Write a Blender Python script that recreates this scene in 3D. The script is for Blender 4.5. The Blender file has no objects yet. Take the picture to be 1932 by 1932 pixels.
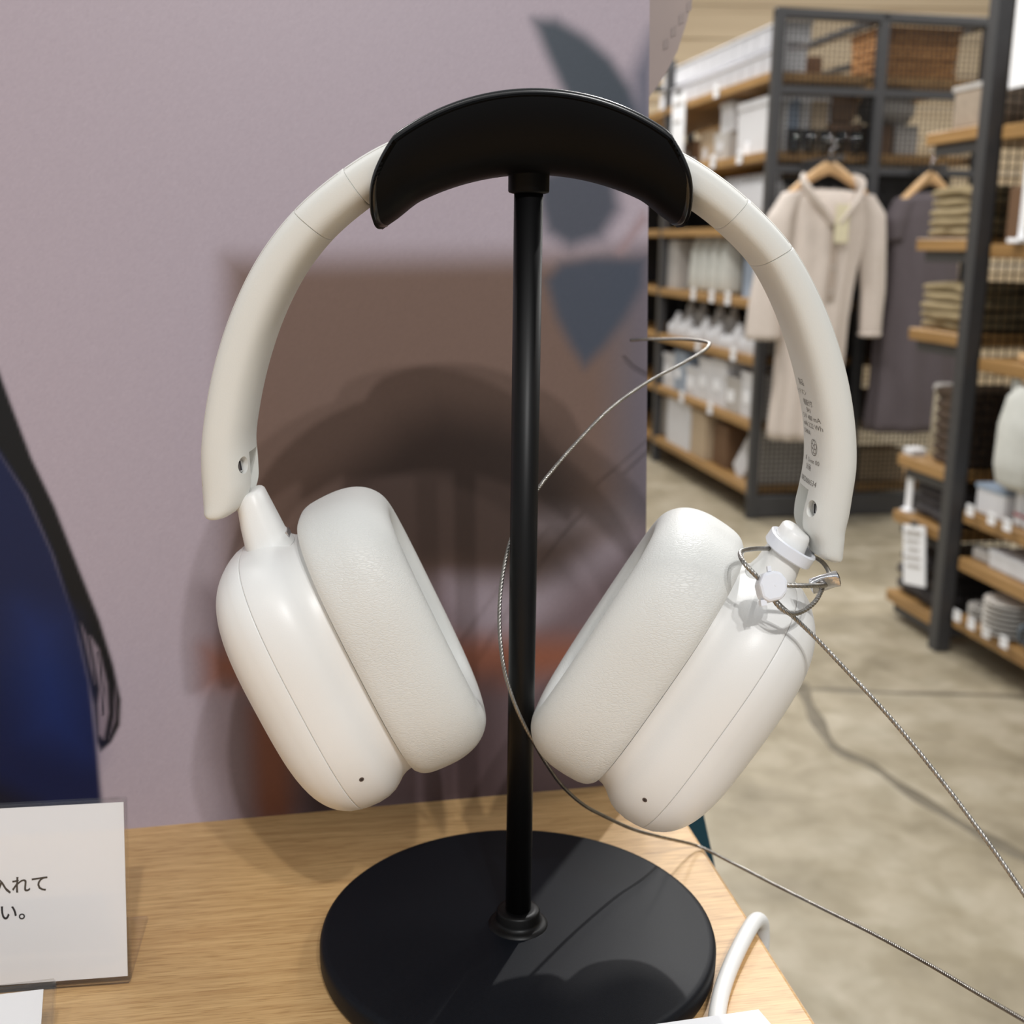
import bpy, bmesh, math, random
import numpy as np
from mathutils import Vector, Matrix, noise
from mathutils.bvhtree import BVHTree
R = math.radians
SC = bpy.context.scene
COL = SC.collection
rng = random.Random(7)

# ------------------------------------------------------------------ camera
cam_data = bpy.data.cameras.new('camera')
cam = bpy.data.objects.new('camera', cam_data); COL.objects.link(cam)
cam_data.sensor_width = 36.0
cam_data.lens = 36.0 * 2200 / 1932
PITCH, ROLL = R(13.0), math.atan(115 / 9434.0)
fwd = Vector((0, math.cos(PITCH), -math.sin(PITCH)))
r0 = Vector((1, 0, 0)); u0 = Vector((0, math.sin(PITCH), math.cos(PITCH)))
rt = r0 * math.cos(ROLL) + u0 * math.sin(ROLL)
up = u0 * math.cos(ROLL) - r0 * math.sin(ROLL)
M = Matrix((rt, up, -fwd)).transposed().to_4x4()
M.translation = Vector((0, -.34, 1.116))
cam.matrix_world = M
cam_data.clip_start = .01; cam_data.clip_end = 60
cam_data.dof.use_dof = True
cam_data.dof.focus_distance = .325
cam_data.dof.aperture_fstop = 41.0 / 2.3
SC.camera = cam

# ------------------------------------------------------------------ world, exposure
SC.view_settings.view_transform = 'Standard'
SC.view_settings.look = 'None'
SC.view_settings.gamma = 1.0
SC.view_settings.use_curve_mapping = False
SC.view_settings.exposure = 0.0
world = bpy.data.worlds.new('store_ambient'); SC.world = world
world.use_nodes = True
bg = world.node_tree.nodes['Background']
bg.inputs[0].default_value = (.94, .97, 1.0, 1); bg.inputs[1].default_value = .46

# ------------------------------------------------------------------ lamps of the shop and an added fill
def spot(name, loc, target, power, radius, angle=60, blend=.4, col=(1, .99, .98)):
    d = bpy.data.lights.new(name, 'SPOT'); d.energy = power; d.shadow_soft_size = radius
    d.spot_size = R(angle); d.spot_blend = blend; d.color = col
    o = bpy.data.objects.new(name, d); COL.objects.link(o); o.location = loc
    o.rotation_euler = (Vector(target) - Vector(loc)).to_track_quat('-Z', 'Y').to_euler()
    return o
def area(name, loc, target, power, sx, sy, col=(1, .97, .93)):
    d = bpy.data.lights.new(name, 'AREA'); d.energy = power; d.shape = 'RECTANGLE'; d.size = sx; d.size_y = sy; d.color = col
    o = bpy.data.objects.new(name, d); COL.objects.link(o); o.location = loc
    o.rotation_euler = (Vector(target) - Vector(loc)).to_track_quat('-Z', 'Y').to_euler()
    return o
HP = (0, 0, 1.03)
# two track spots in front and above, one behind to the right
spot('track_spot', (.34, -1.75, 2.62), HP, 70, .028)
spot('track_spot', (.56, -1.68, 2.62), HP, 48, .028)
spot('track_spot', (.62, 1.62, 2.72), HP, 100, .022)
area('ceiling_and_fill_light', (-.7, -1.5, 2.9), (-.1, 0, .95), 5, .6, .6)  # added fill that brightens the fronts, no known ceiling panel
# general shop ceiling lights
for (x, y, p) in [(-.3, 3.2, 130), (.4, 5.3, 150), (2.9, 3.6, 120), (2.4, 5.6, 120), (.55, 2.2, 70), (1.9, 1.2, 60), (-1.5, 1.0, 60)]:
    area('ceiling_and_fill_light', (x, y, 3.1), (x, y, 0), p * .36, .5, .5)

# ------------------------------------------------------------------ measured outlines (metres; poster print in mm on the board)
DATA = {
'band': [[-0.08668,1.03658,-0.99992,-0.01253,0.00407,0.02322],[-0.08633,1.0369,-0.99992,-0.01252,0.006,0.02511],[-0.08614,1.03729,-0.99992,-0.01252,0.00784,0.02619],[-0.08573,1.0381,-0.99949,-0.03183,0.00947,0.02673],[-0.08517,1.03904,-0.99962,-0.02755,0.01076,0.027],[-0.0846,1.04046,-0.99878,-0.04937,0.01207,0.027],[-0.0842,1.04218,-0.99782,-0.066,0.01308,0.027],[-0.08378,1.04538,-0.99759,-0.06932,0.01425,0.027],[-0.08375,1.04972,-0.99242,-0.1229,0.01452,0.027],[-0.08378,1.05659,-0.98394,-0.17852,0.01416,0.027],[-0.08223,1.06738,-0.9982,-0.05993,0.01373,0.027],[-0.07845,1.08242,-0.991,0.1339,0.01363,0.027],[-0.07302,1.09659,-0.95121,0.30854,0.0128,0.027],[-0.06535,1.11031,-0.88021,0.47458,0.01256,0.027],[-0.05726,1.12007,-0.77067,0.63724,0.01238,0.027],[-0.04615,1.12939,-0.60577,0.79564,0.01184,0.027],[-0.03602,1.13581,-0.47831,0.87819,0.012,0.027],[-0.01704,1.14228,-0.20818,0.97809,0.01225,0.027],[0.00227,1.14469,-0.01433,0.9999,0.01211,0.027],[0.02209,1.14273,0.112,0.99371,0.01209,0.027],[0.04258,1.13616,0.48366,0.87525,0.01106,0.027],[0.05264,1.13055,0.54819,0.83635,0.01166,0.027],[0.06328,1.12259,0.69363,0.72033,0.01073,0.027],[0.07258,1.11342,0.85643,0.51626,0.01036,0.027],[0.0803,1.10129,0.95419,0.29921,0.01179,0.027],[0.08602,1.08869,0.98701,0.16065,0.01282,0.027],[0.09033,1.0757,0.99811,0.06142,0.01287,0.027],[0.09302,1.06325,0.99926,-0.03853,0.0122,0.027],[0.09376,1.05414,0.99992,0.01238,0.01221,0.027],[0.09307,1.04531,0.99992,0.01246,0.01291,0.027],[0.09235,1.03882,0.99992,0.01251,0.01323,0.027],[0.09218,1.03458,0.99996,-0.00888,0.01216,0.027],[0.09271,1.03226,0.99992,0.01256,0.01092,0.027],[0.09296,1.03041,0.99992,0.01258,0.01014,0.027],[0.09314,1.02887,0.99992,0.0126,0.0097,0.027],[0.09335,1.02796,0.99992,0.01261,0.00914,0.02673],[0.09388,1.02722,0.99992,0.01262,0.00799,0.02619],[0.09457,1.02665,0.99992,0.01263,0.00626,0.02511],[0.09503,1.02609,0.99992,0.01263,0.00453,0.02322]],
'board_frame': [[-0.14887,0.07578,0.891],[0.9762,0.21689,0.0],[-0.02079,0.09356,0.9954],[0.21589,-0.9717,0.09585]],
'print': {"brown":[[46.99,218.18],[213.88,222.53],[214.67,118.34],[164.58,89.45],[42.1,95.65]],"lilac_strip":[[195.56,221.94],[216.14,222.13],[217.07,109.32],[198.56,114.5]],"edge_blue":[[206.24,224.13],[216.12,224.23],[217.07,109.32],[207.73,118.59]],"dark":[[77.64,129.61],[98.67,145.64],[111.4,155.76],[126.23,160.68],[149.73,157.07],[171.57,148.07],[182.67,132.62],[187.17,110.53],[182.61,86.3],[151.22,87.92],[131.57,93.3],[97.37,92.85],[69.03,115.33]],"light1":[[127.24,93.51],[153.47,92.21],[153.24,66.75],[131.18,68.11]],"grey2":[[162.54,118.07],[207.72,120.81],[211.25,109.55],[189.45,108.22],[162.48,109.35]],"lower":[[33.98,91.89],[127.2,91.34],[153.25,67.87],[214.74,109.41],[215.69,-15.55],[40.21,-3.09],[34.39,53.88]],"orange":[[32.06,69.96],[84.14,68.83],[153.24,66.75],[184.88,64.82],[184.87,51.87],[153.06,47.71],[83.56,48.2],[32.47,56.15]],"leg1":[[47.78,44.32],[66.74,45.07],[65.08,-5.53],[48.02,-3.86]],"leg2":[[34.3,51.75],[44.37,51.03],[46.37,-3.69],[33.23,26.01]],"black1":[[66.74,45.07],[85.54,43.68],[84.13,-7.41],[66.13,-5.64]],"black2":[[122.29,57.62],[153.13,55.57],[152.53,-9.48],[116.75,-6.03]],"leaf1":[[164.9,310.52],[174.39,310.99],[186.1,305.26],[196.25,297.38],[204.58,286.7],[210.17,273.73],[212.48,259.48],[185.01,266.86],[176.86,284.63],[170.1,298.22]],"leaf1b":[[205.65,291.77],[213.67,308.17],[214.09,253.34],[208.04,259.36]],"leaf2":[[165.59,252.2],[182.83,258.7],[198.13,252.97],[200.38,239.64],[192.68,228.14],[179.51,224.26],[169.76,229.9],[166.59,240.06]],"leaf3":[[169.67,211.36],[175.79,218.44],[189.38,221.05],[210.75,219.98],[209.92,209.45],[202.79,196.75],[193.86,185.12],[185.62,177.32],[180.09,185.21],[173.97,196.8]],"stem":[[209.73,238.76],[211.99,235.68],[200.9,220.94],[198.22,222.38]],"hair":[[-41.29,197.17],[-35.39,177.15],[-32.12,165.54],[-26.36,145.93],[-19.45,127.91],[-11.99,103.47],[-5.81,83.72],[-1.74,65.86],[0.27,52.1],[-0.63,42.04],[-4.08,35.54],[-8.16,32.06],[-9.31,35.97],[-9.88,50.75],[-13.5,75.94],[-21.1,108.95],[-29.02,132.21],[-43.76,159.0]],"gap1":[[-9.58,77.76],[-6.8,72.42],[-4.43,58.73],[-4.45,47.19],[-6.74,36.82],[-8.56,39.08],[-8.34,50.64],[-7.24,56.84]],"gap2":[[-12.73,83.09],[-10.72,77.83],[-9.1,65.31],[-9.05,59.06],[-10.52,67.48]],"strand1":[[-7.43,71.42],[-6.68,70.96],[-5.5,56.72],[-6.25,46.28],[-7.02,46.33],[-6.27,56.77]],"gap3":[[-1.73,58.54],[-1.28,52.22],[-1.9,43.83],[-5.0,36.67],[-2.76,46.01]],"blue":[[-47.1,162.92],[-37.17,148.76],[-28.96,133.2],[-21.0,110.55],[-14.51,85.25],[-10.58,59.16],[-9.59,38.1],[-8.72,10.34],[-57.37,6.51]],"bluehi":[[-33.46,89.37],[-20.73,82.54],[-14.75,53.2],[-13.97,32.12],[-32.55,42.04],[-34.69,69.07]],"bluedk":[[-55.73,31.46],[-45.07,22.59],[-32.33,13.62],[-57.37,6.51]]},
'cable_loop': [[0.04645,0.128,1.07873],[0.0525,0.122,1.0797],[0.06565,0.115,1.08042],[0.07284,0.106,1.08023],[0.07311,0.1,1.07954],[0.06937,0.092,1.07765],[0.05912,0.08,1.0737],[0.04634,0.066,1.06908],[0.03238,0.05,1.06186],[0.02021,0.034,1.05252],[0.01224,0.022,1.04565],[0.00797,0.014,1.0418],[0.00309,0.0085,1.03575],[-7e-05,0.006,1.02796],[-0.00192,0.003,1.0212],[-0.0031,0.0,1.01366],[-0.00346,-0.003,1.00536],[-0.00287,-0.006,0.99712],[-0.00149,-0.008,0.98941],[0.00134,-0.009,0.98048],[0.00466,-0.009,0.97278],[0.00768,-0.008,0.96682],[0.01151,-0.004,0.95833],[0.01701,0.004,0.94695],[0.02459,0.013,0.93579],[0.03251,0.022,0.92699],[0.0428,0.032,0.91724],[0.05344,0.041,0.90945],[0.07275,0.06506,0.8924],[0.0814,0.045,0.89728],[0.09239,0.033,0.89683],[0.10558,0.012,0.89956],[0.11572,-0.012,0.90526],[0.12195,-0.04,0.91401],[0.1245,-0.07,0.92516],[0.12393,-0.1,0.93836]],
'cable_tag': [[0.06845,-0.041,1.0272],[0.07002,-0.041,1.02456],[0.07286,-0.04,1.02146],[0.07689,-0.039,1.0179],[0.08302,-0.039,1.01224],[0.09147,-0.042,1.00388],[0.09952,-0.046,0.99584],[0.10753,-0.05,0.98701],[0.11628,-0.056,0.97657],[0.12326,-0.062,0.96763],[0.12895,-0.067,0.9599],[0.13512,-0.074,0.95094]],
'loop1': [[0.06858,-0.039,1.0272],[0.06532,-0.0395,1.03011],[0.06261,-0.038,1.0329],[0.06216,-0.034,1.03402],[0.06337,-0.0299,1.03413],[0.06729,-0.0236,1.03312],[0.07391,-0.012,1.03029],[0.08223,0.0,1.02673],[0.09078,0.008,1.02353],[0.09222,-0.004,1.02465],[0.09125,-0.016,1.02525],[0.08973,-0.0236,1.02506],[0.08754,-0.0292,1.02483],[0.08393,-0.036,1.02635],[0.07886,-0.04,1.02748],[0.07321,-0.041,1.02785],[0.07011,-0.041,1.02781]],
'loop2': [[0.06945,-0.0415,1.0253],[0.07093,-0.0425,1.02297],[0.07332,-0.0425,1.02093],[0.07616,-0.0415,1.02005],[0.07958,-0.039,1.02048],[0.08281,-0.036,1.02183],[0.0849,-0.033,1.0235],[0.08617,-0.0306,1.02461]],
}
CRACK_SHADE_STRIPS = [([(.76, 2.55), (.745, 2.33), (.745, 2.14), (.80, 2.05), (.84, 1.93), (.90, 1.79), (1.0, 1.6)], .05), ([(.62, 2.47), (.78, 2.50), (.98, 2.48), (1.25, 2.47), (1.6, 2.42)], .035)]  # first: cracking in the floor; second: a shadow painted as a dark strip
PRINT = [('brown', (112, 90, 80), 9, 1), ('lilac_strip', (104, 96, 102), 10, .8), ('dark', (50, 36, 31), 14, .82), ('grey2', (140, 128, 132), 8, .5),  # 'dark': dark print shaped like the headband's cast shadow, put into the colour
         ('lower', (92, 72, 74), 12, .85), ('light1', (150, 138, 148), 8, .6), ('orange', (140, 82, 56), 9, .85), ('leg1', (120, 70, 46), 8, .9), ('leg2', (132, 116, 120), 8, .7),
         ('black1', (52, 34, 34), 10, .85), ('black2', (62, 46, 46), 12, .7), ('edge_blue', (96, 93, 108), 7, .5),
         ('leaf1', (62, 70, 80), 4, 1), ('leaf1b', (70, 78, 96), 7, .9), ('leaf2', (62, 68, 80), 5, .95), ('stem', (150, 126, 128), 3, .8), ('leaf3', (62, 70, 84), 4, .95),
         ('hair', (7, 7, 9), 1.0, 1), ('gap1', (140, 126, 136), 1.0, .9), ('gap2', (120, 108, 118), .8, .8), ('gap3', (120, 108, 118), .6, .6), ('strand1', (18, 17, 22), .5, .9),
         ('blue', (14, 24, 62), 1.5, 1), ('bluehi', (20, 40, 96), 14, .8), ('bluedk', (16, 18, 32), 6, .9)]
CUP = dict(L=.0432, B=.0360, l0=.0052, CL=.0439, CB=.0360, c0=.0032, ks=.9153, kc=1.1058, N=2.94, seamL=(-.0479, .0008, .9989), seamR=(.0500, -.0012, .9940), lvL=(.4234, -.9059), lvR=(-.5044, -.8635), twL=(.1270, .0170), twR=(.1721, .0705))
ARMTXT = [('製品', 1.0772, -.0045, .0022), ('ヘッドホン', 1.0743, -.0048, .0020), ('機能付', 1.0716, -.0078, .0021), ('5H1', 1.0694, -.0055, .0020), ('5 V  400 mA', 1.0667, -.0108, .0021), ('mAh 2.22 Wh', 1.0642, -.0112, .0021), ('CHINA', 1.0622, -.003, .0019), ('R  Li-ion 00', 1.0543, -.0093, .0020), ('計画', 1.0521, -.0035, .0021), ('NRD006534', 1.0481, -.0092, .0022)]
ARMMARK = (1.0592, -.0055)
SIGNTXT = [('入れて', -.0394, .0308, .0056), ('い。', -.0376, .0226, .0056)]
# ------------------------------------------------------------------ helpers
def lin(c):
    return tuple(((v / 255) / 12.92 if v / 255 <= .04045 else ((v / 255 + .055) / 1.055) ** 2.4) for v in c)
def new_mat(name):
    m = bpy.data.materials.new(name); m.use_nodes = True
    nt = m.node_tree; b = nt.nodes['Principled BSDF']
    return m, nt, b
def mat(name, rgb, rough=.5, metal=0, noise_amt=.06, noise_scale=40, bump=0, bump_scale=200, spec=.5, **kw):
    """plain surface with a little procedural colour variation and relief"""
    m, nt, b = new_mat(name)
    c = lin(rgb)
    tc = nt.nodes.new('ShaderNodeTexCoord')
    nz = nt.nodes.new('ShaderNodeTexNoise'); nz.inputs['Scale'].default_value = noise_scale; nz.inputs['Detail'].default_value = 4
    nt.links.new(tc.outputs['Object'], nz.inputs['Vector'])
    rp = nt.nodes.new('ShaderNodeValToRGB')
    k0, k1 = 1 - noise_amt, 1 + noise_amt
    rp.color_ramp.elements[0].position = .3; rp.color_ramp.elements[1].position = .7
    rp.color_ramp.elements[0].color = (c[0] * k0, c[1] * k0, c[2] * k0, 1)
    rp.color_ramp.elements[1].color = (min(1, c[0] * k1), min(1, c[1] * k1), min(1, c[2] * k1), 1)
    nt.links.new(nz.outputs['Fac'], rp.inputs['Fac']); nt.links.new(rp.outputs['Color'], b.inputs['Base Color'])
    b.inputs['Roughness'].default_value = rough; b.inputs['Metallic'].default_value = metal
    b.inputs['Specular IOR Level'].default_value = spec
    if bump:
        n2 = nt.nodes.new('ShaderNodeTexNoise'); n2.inputs['Scale'].default_value = bump_scale; n2.inputs['Detail'].default_value = 3
        nt.links.new(tc.outputs['Object'], n2.inputs['Vector'])
        bp = nt.nodes.new('ShaderNodeBump'); bp.inputs['Strength'].default_value = bump; bp.inputs['Distance'].default_value = .001
        nt.links.new(n2.outputs['Fac'], bp.inputs['Height']); nt.links.new(bp.outputs['Normal'], b.inputs['Normal'])
    for k, v in kw.items(): b.inputs[k.replace('_', ' ')].default_value = v
    return m
def wood(name, c0, c1, scale, rot=0, axis='X', rough=.45):
    m, nt, b = new_mat(name)
    tc = nt.nodes.new('ShaderNodeTexCoord'); mp = nt.nodes.new('ShaderNodeMapping')
    mp.inputs['Rotation'].default_value = (0, 0, rot)
    s = (scale * .035, scale, scale) if axis == 'X' else (scale, scale * .035, scale)
    mp.inputs['Scale'].default_value = s
    nt.links.new(tc.outputs['Object'], mp.inputs['Vector'])
    n1 = nt.nodes.new('ShaderNodeTexNoise'); n1.inputs['Scale'].default_value = 1; n1.inputs['Detail'].default_value = 5; n1.inputs['Roughness'].default_value = .62; n1.inputs['Distortion'].default_value = .25
    nt.links.new(mp.outputs[0], n1.inputs['Vector'])
    mp2 = nt.nodes.new('ShaderNodeMapping'); mp2.inputs['Rotation'].default_value = (0, 0, rot)
    s2 = (scale * .16, scale * 5, scale * 5) if axis == 'X' else (scale * 5, scale * .16, scale * 5)
    mp2.inputs['Scale'].default_value = s2
    nt.links.new(tc.outputs['Object'], mp2.inputs['Vector'])
    n2 = nt.nodes.new('ShaderNodeTexNoise'); n2.inputs['Scale'].default_value = 1; n2.inputs['Detail'].default_value = 3
    nt.links.new(mp2.outputs[0], n2.inputs['Vector'])
    mx = nt.nodes.new('ShaderNodeMath'); mx.operation = 'MULTIPLY_ADD'; mx.inputs[1].default_value = .55
    ad = nt.nodes.new('ShaderNodeMath'); ad.operation = 'MULTIPLY'; ad.inputs[1].default_value = .45
    nt.links.new(n2.outputs['Fac'], ad.inputs[0]); nt.links.new(n1.outputs['Fac'], mx.inputs[0]); nt.links.new(ad.outputs[0], mx.inputs[2])
    rp = nt.nodes.new('ShaderNodeValToRGB')
    rp.color_ramp.elements[0].position = .36; rp.color_ramp.elements[1].position = .62
    rp.color_ramp.elements[0].color = (*lin(c0), 1); rp.color_ramp.elements[1].color = (*lin(c1), 1)
    mp3 = nt.nodes.new('ShaderNodeMapping'); mp3.inputs['Rotation'].default_value = (0, 0, rot)
    s3 = (scale * .28, scale * 5.5, scale * 5.5) if axis == 'X' else (scale * 5.5, scale * .28, scale * 5.5)
    mp3.inputs['Scale'].default_value = s3; nt.links.new(tc.outputs['Object'], mp3.inputs['Vector'])
    n3 = nt.nodes.new('ShaderNodeTexNoise'); n3.inputs['Scale'].default_value = 1; n3.inputs['Detail'].default_value = 2; nt.links.new(mp3.outputs[0], n3.inputs['Vector'])
    r3 = nt.nodes.new('ShaderNodeValToRGB'); r3.color_ramp.elements[0].position = .53; r3.color_ramp.elements[0].color = (1, 1, 1, 1); r3.color_ramp.elements[1].position = .66; r3.color_ramp.elements[1].color = (.76, .71, .65, 1)
    nt.links.new(n3.outputs['Fac'], r3.inputs['Fac'])
    ml = nt.nodes.new('ShaderNodeMixRGB'); ml.blend_type = 'MULTIPLY'; ml.inputs['Fac'].default_value = 1
    nt.links.new(mx.outputs[0], rp.inputs['Fac']); nt.links.new(rp.outputs['Color'], ml.inputs['Color1']); nt.links.new(r3.outputs['Color'], ml.inputs['Color2']); nt.links.new(ml.outputs[0], b.inputs['Base Color'])
    b.inputs['Roughness'].default_value = rough
    bp = nt.nodes.new('ShaderNodeBump'); bp.inputs['Strength'].default_value = .15; bp.inputs['Distance'].default_value = .0004
    nt.links.new(mx.outputs[0], bp.inputs['Height']); nt.links.new(bp.outputs['Normal'], b.inputs['Normal'])
    return m

def mk(name, verts, faces, material, parent=None, smooth=True, loc=None):
    """one mesh object; verts are in the parent's space (or world when top-level and loc is None)"""
    me = bpy.data.meshes.new(name)
    me.from_pydata([tuple(v) for v in verts], [], faces); me.update()
    if smooth: me.polygons.foreach_set('use_smooth', [True] * len(me.polygons))
    o = bpy.data.objects.new(name, me); COL.objects.link(o)
    if material: me.materials.append(material)
    if parent: o.parent = parent
    if loc is not None: o.location = loc
    return o
def tag(o, label=None, cat=None, group=None, kind=None):
    if label: o['label'] = label
    if cat: o['category'] = cat
    if group: o['group'] = group
    if kind: o['kind'] = kind
    return o
def thing(name, label, cat, loc, rz=0, group=None):
    o = bpy.data.objects.new(name, None); COL.objects.link(o)
    o.empty_display_size = .02
    o.location = loc; o.rotation_euler = (0, 0, rz)
    return tag(o, label, cat, group)
def from_bm(name, bm, material, parent=None, smooth=False, loc=None):
    me = bpy.data.meshes.new(name); bm.to_mesh(me); bm.free()
    if smooth: me.polygons.foreach_set('use_smooth', [True] * len(me.polygons))
    me.materials.append(material)
    o = bpy.data.objects.new(name, me); COL.objects.link(o)
    if parent: o.parent = parent
    if loc is not None: o.location = loc
    return o
def add_box(bm, cx, cy, cz, sx, sy, sz, bev=0, seg=1, mtx=None):
    r = bmesh.ops.create_cube(bm, size=1)
    vs = r['verts']
    for v in vs: v.co = Vector((cx + v.co.x * sx, cy + v.co.y * sy, cz + v.co.z * sz))
    if bev:
        es = list({e for v in vs for e in v.link_edges})
        rb = bmesh.ops.bevel(bm, geom=es, offset=bev, segments=seg, affect='EDGES', profile=.5)
        vs = list({v for f in rb['faces'] for v in f.verts} | {v for v in vs if v.is_valid})
    if mtx is not None: bmesh.ops.transform(bm, matrix=mtx, verts=vs)
    return vs
def box(name, c, s, material, parent=None, bev=0, seg=1, rz=0, loc=None, tilt=None):
    bm = bmesh.new(); add_box(bm, *c, *s, bev, seg)
    o = from_bm(name, bm, material, parent, False, loc)
    if rz: o.rotation_euler = (0, 0, rz)
    return o
def lathe(profile, n=64, c=(0, 0, 0)):
    """profile (r, z) from one end to the other, around z"""
    V, F = [], []
    for (r, z) in profile:
        for k in range(n):
            a = 2 * math.pi * k / n
            V.append((c[0] + r * math.cos(a), c[1] + r * math.sin(a), c[2] + z))
    for i in range(len(profile) - 1):
        for k in range(n):
            k2 = (k + 1) % n
            F.append((i * n + k, i * n + k2, (i + 1) * n + k2, (i + 1) * n + k))
    F.append(tuple(range(n - 1, -1, -1)))
    F.append(tuple((len(profile) - 1) * n + k for k in range(n)))
    return V, F
def sharp_by_angle(o, deg=35):
    o.data.set_sharp_from_angle(angle=R(deg))
def catmull(pts, step):
    P = [Vector(p) for p in pts]
    P = [P[0] * 2 - P[1]] + P + [P[-1] * 2 - P[-2]]
    out = []
    for i in range(1, len(P) - 2):
        a, b, c, d = P[i - 1:i + 3]
        n = max(4, int((c - b).length / (step * .25)))
        for k in range(n):
            t = k / n
            out.append(.5 * ((2 * b) + (c - a) * t + (2 * a - 5 * b + 4 * c - d) * t * t + (3 * b - a - 3 * c + d) * t ** 3))
    out.append(P[-2])
    res = [out[0]]; acc = 0
    for p, q in zip(out, out[1:]):
        seg = (q - p).length; d = step - acc
        while d <= seg and seg > 0:
            res.append(p.lerp(q, d / seg)); d += step
        acc = seg - (d - step)
    return res
def sweep(path, section_fn, closed_ends=True, ref=Vector((0, 0, 1))):
    """path of points, section_fn(i, s) -> list of 2-D points; parallel transport frame"""
    V, F = [], []
    T = [(path[min(i + 1, len(path) - 1)] - path[max(i - 1, 0)]).normalized() for i in range(len(path))]
    n = ref - T[0] * ref.dot(T[0])
    if n.length < .1: n = Vector((1, 0, 0)) - T[0] * T[0].x
    n.normalize(); s = 0; m = None
    for i, p in enumerate(path):
        n = (n - T[i] * n.dot(T[i])).normalized(); b = T[i].cross(n)
        if i: s += (p - path[i - 1]).length
        sec = section_fn(i, s); m = len(sec)
        V += [p + n * a + b * c for a, c in sec]
    for i in range(len(path) - 1):
        for k in range(m):
            k2 = (k + 1) % m
            F.append((i * m + k, i * m + k2, (i + 1) * m + k2, (i + 1) * m + k))
    if closed_ends:
        F.append(tuple(range(m - 1, -1, -1))); F.append(tuple((len(path) - 1) * m + k for k in range(m)))
    return V, F
def tube(path, r, n=16):
    sec = [(r * math.cos(2 * math.pi * k / n), r * math.sin(2 * math.pi * k / n)) for k in range(n)]
    return sweep(path, lambda i, s: sec)
def wire_rope(path, r=.00062, pitch=.0068, n=24, lobes=6):
    def sec(i, s):
        tw = 2 * math.pi * s / pitch
        out = []
        for k in range(n):
            a = 2 * math.pi * k / n
            rr = r * (.70 + .32 * abs(math.cos(lobes * .5 * a)) ** .6)
            out.append((rr * math.cos(a + tw), rr * math.sin(a + tw)))
        return out
    return sweep(path, sec)
def shift(V, d): return [Vector(v) - Vector(d) for v in V]
def boolean_cut(o, cutters):
    """subtract temporary cutter meshes from o and keep the result as plain mesh"""
    tmp = []
    for (V, F) in cutters:
        me = bpy.data.meshes.new('cut'); me.from_pydata([tuple(v) for v in V], [], F); me.update()
        bm = bmesh.new(); bm.from_mesh(me); bmesh.ops.recalc_face_normals(bm, faces=bm.faces); bm.to_mesh(me); bm.free()
        c = bpy.data.objects.new('cut', me); COL.objects.link(c); c.parent = o.parent; c.location = o.location
        md = o.modifiers.new('b', 'BOOLEAN'); md.operation = 'DIFFERENCE'; md.object = c; md.solver = 'EXACT'
        tmp.append(c)
    bpy.context.view_layer.update()
    dg = bpy.context.evaluated_depsgraph_get()
    me = bpy.data.meshes.new_from_object(o.evaluated_get(dg))
    o.modifiers.clear(); old = o.data; o.data = me; me.name = old.name
    for c in tmp:
        d = c.data; bpy.data.objects.remove(c); bpy.data.meshes.remove(d)
    bpy.data.meshes.remove(old)
_txt_cache = {}
def text_mesh(body, size, font_res=3, weight=.012):
    """lettering as a flat mesh: list of verts (x, y), faces"""
    cu = bpy.data.curves.new('t', 'FONT'); cu.body = body; cu.size = size; cu.resolution_u = font_res; cu.offset = size * weight
    o = bpy.data.objects.new('t', cu); COL.objects.link(o)
    bpy.context.view_layer.update()
    dg = bpy.context.evaluated_depsgraph_get()
    me = bpy.data.meshes.new_from_object(o.evaluated_get(dg))
    V = [(v.co.x, v.co.y) for v in me.vertices]; F = [tuple(p.vertices) for p in me.polygons]
    bpy.data.objects.remove(o); bpy.data.curves.remove(cu); bpy.data.meshes.remove(me)
    return V, F

# ------------------------------------------------------------------ materials
M_SHELL = mat('white_plastic', (230, 230, 228), .38, noise_amt=.012, noise_scale=60, bump=.04, bump_scale=2500)
M_BAND = mat('soft_white_plastic', (216, 216, 211), .5, noise_amt=.012, bump=.06, bump_scale=2500)
M_SEAM = mat('seam_shade', (186, 182, 174), .7)
M_MESHIN = mat('pad_fabric', (70, 68, 66), .9, noise_amt=.2, noise_scale=1500)
M_BLACK = mat('satin_black', (7, 7, 8), .42, noise_amt=.1, bump=.03, bump_scale=3000, spec=.10)
M_BASE = mat('fine_black_powder_coat', (13, 16, 22), .5, noise_amt=.15, noise_scale=900, bump=.09, bump_scale=4200, spec=.17)
M_POLE = mat('black_lacquer', (7, 7, 8), .42, noise_amt=.1, spec=.25)
M_STEEL = mat('steel_rope', (160, 157, 152), .34, 1.0, noise_amt=.2, noise_scale=300)
M_ALU = mat('crimped_aluminium', (205, 205, 208), .22, 1.0, noise_amt=.05, bump=.2, bump_scale=350)
M_NYLON = mat('milky_nylon', (226, 229, 236), .3, noise_amt=.01, Subsurface_Weight=.4)
bpy.data.materials['milky_nylon'].node_tree.nodes['Principled BSDF'].inputs['Subsurface Radius'].default_value = (.003, .003, .003)
M_PAPER = mat('white_paper', (244, 245, 248), .75, noise_amt=.008)
M_INK = mat('black_ink', (38, 37, 40), .7, noise_amt=.05)
M_INKG = mat('grey_ink', (120, 115, 110), .7, noise_amt=.05)
M_CABLE = mat('white_cable_jacket', (226, 226, 224), .45, noise_amt=.01)
M_TEAL = mat('dark_teal_board', (14, 62, 76), .5, noise_amt=.08)
M_RACK = mat('charcoal_steel', (62, 62, 64), .45, noise_amt=.05)
M_WIRE = mat('black_wire', (20, 20, 21), .5, noise_amt=.05)
M_SHELF = wood('oak_shelf', (142, 108, 64), (174, 136, 86), 14, axis='Y')
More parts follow.
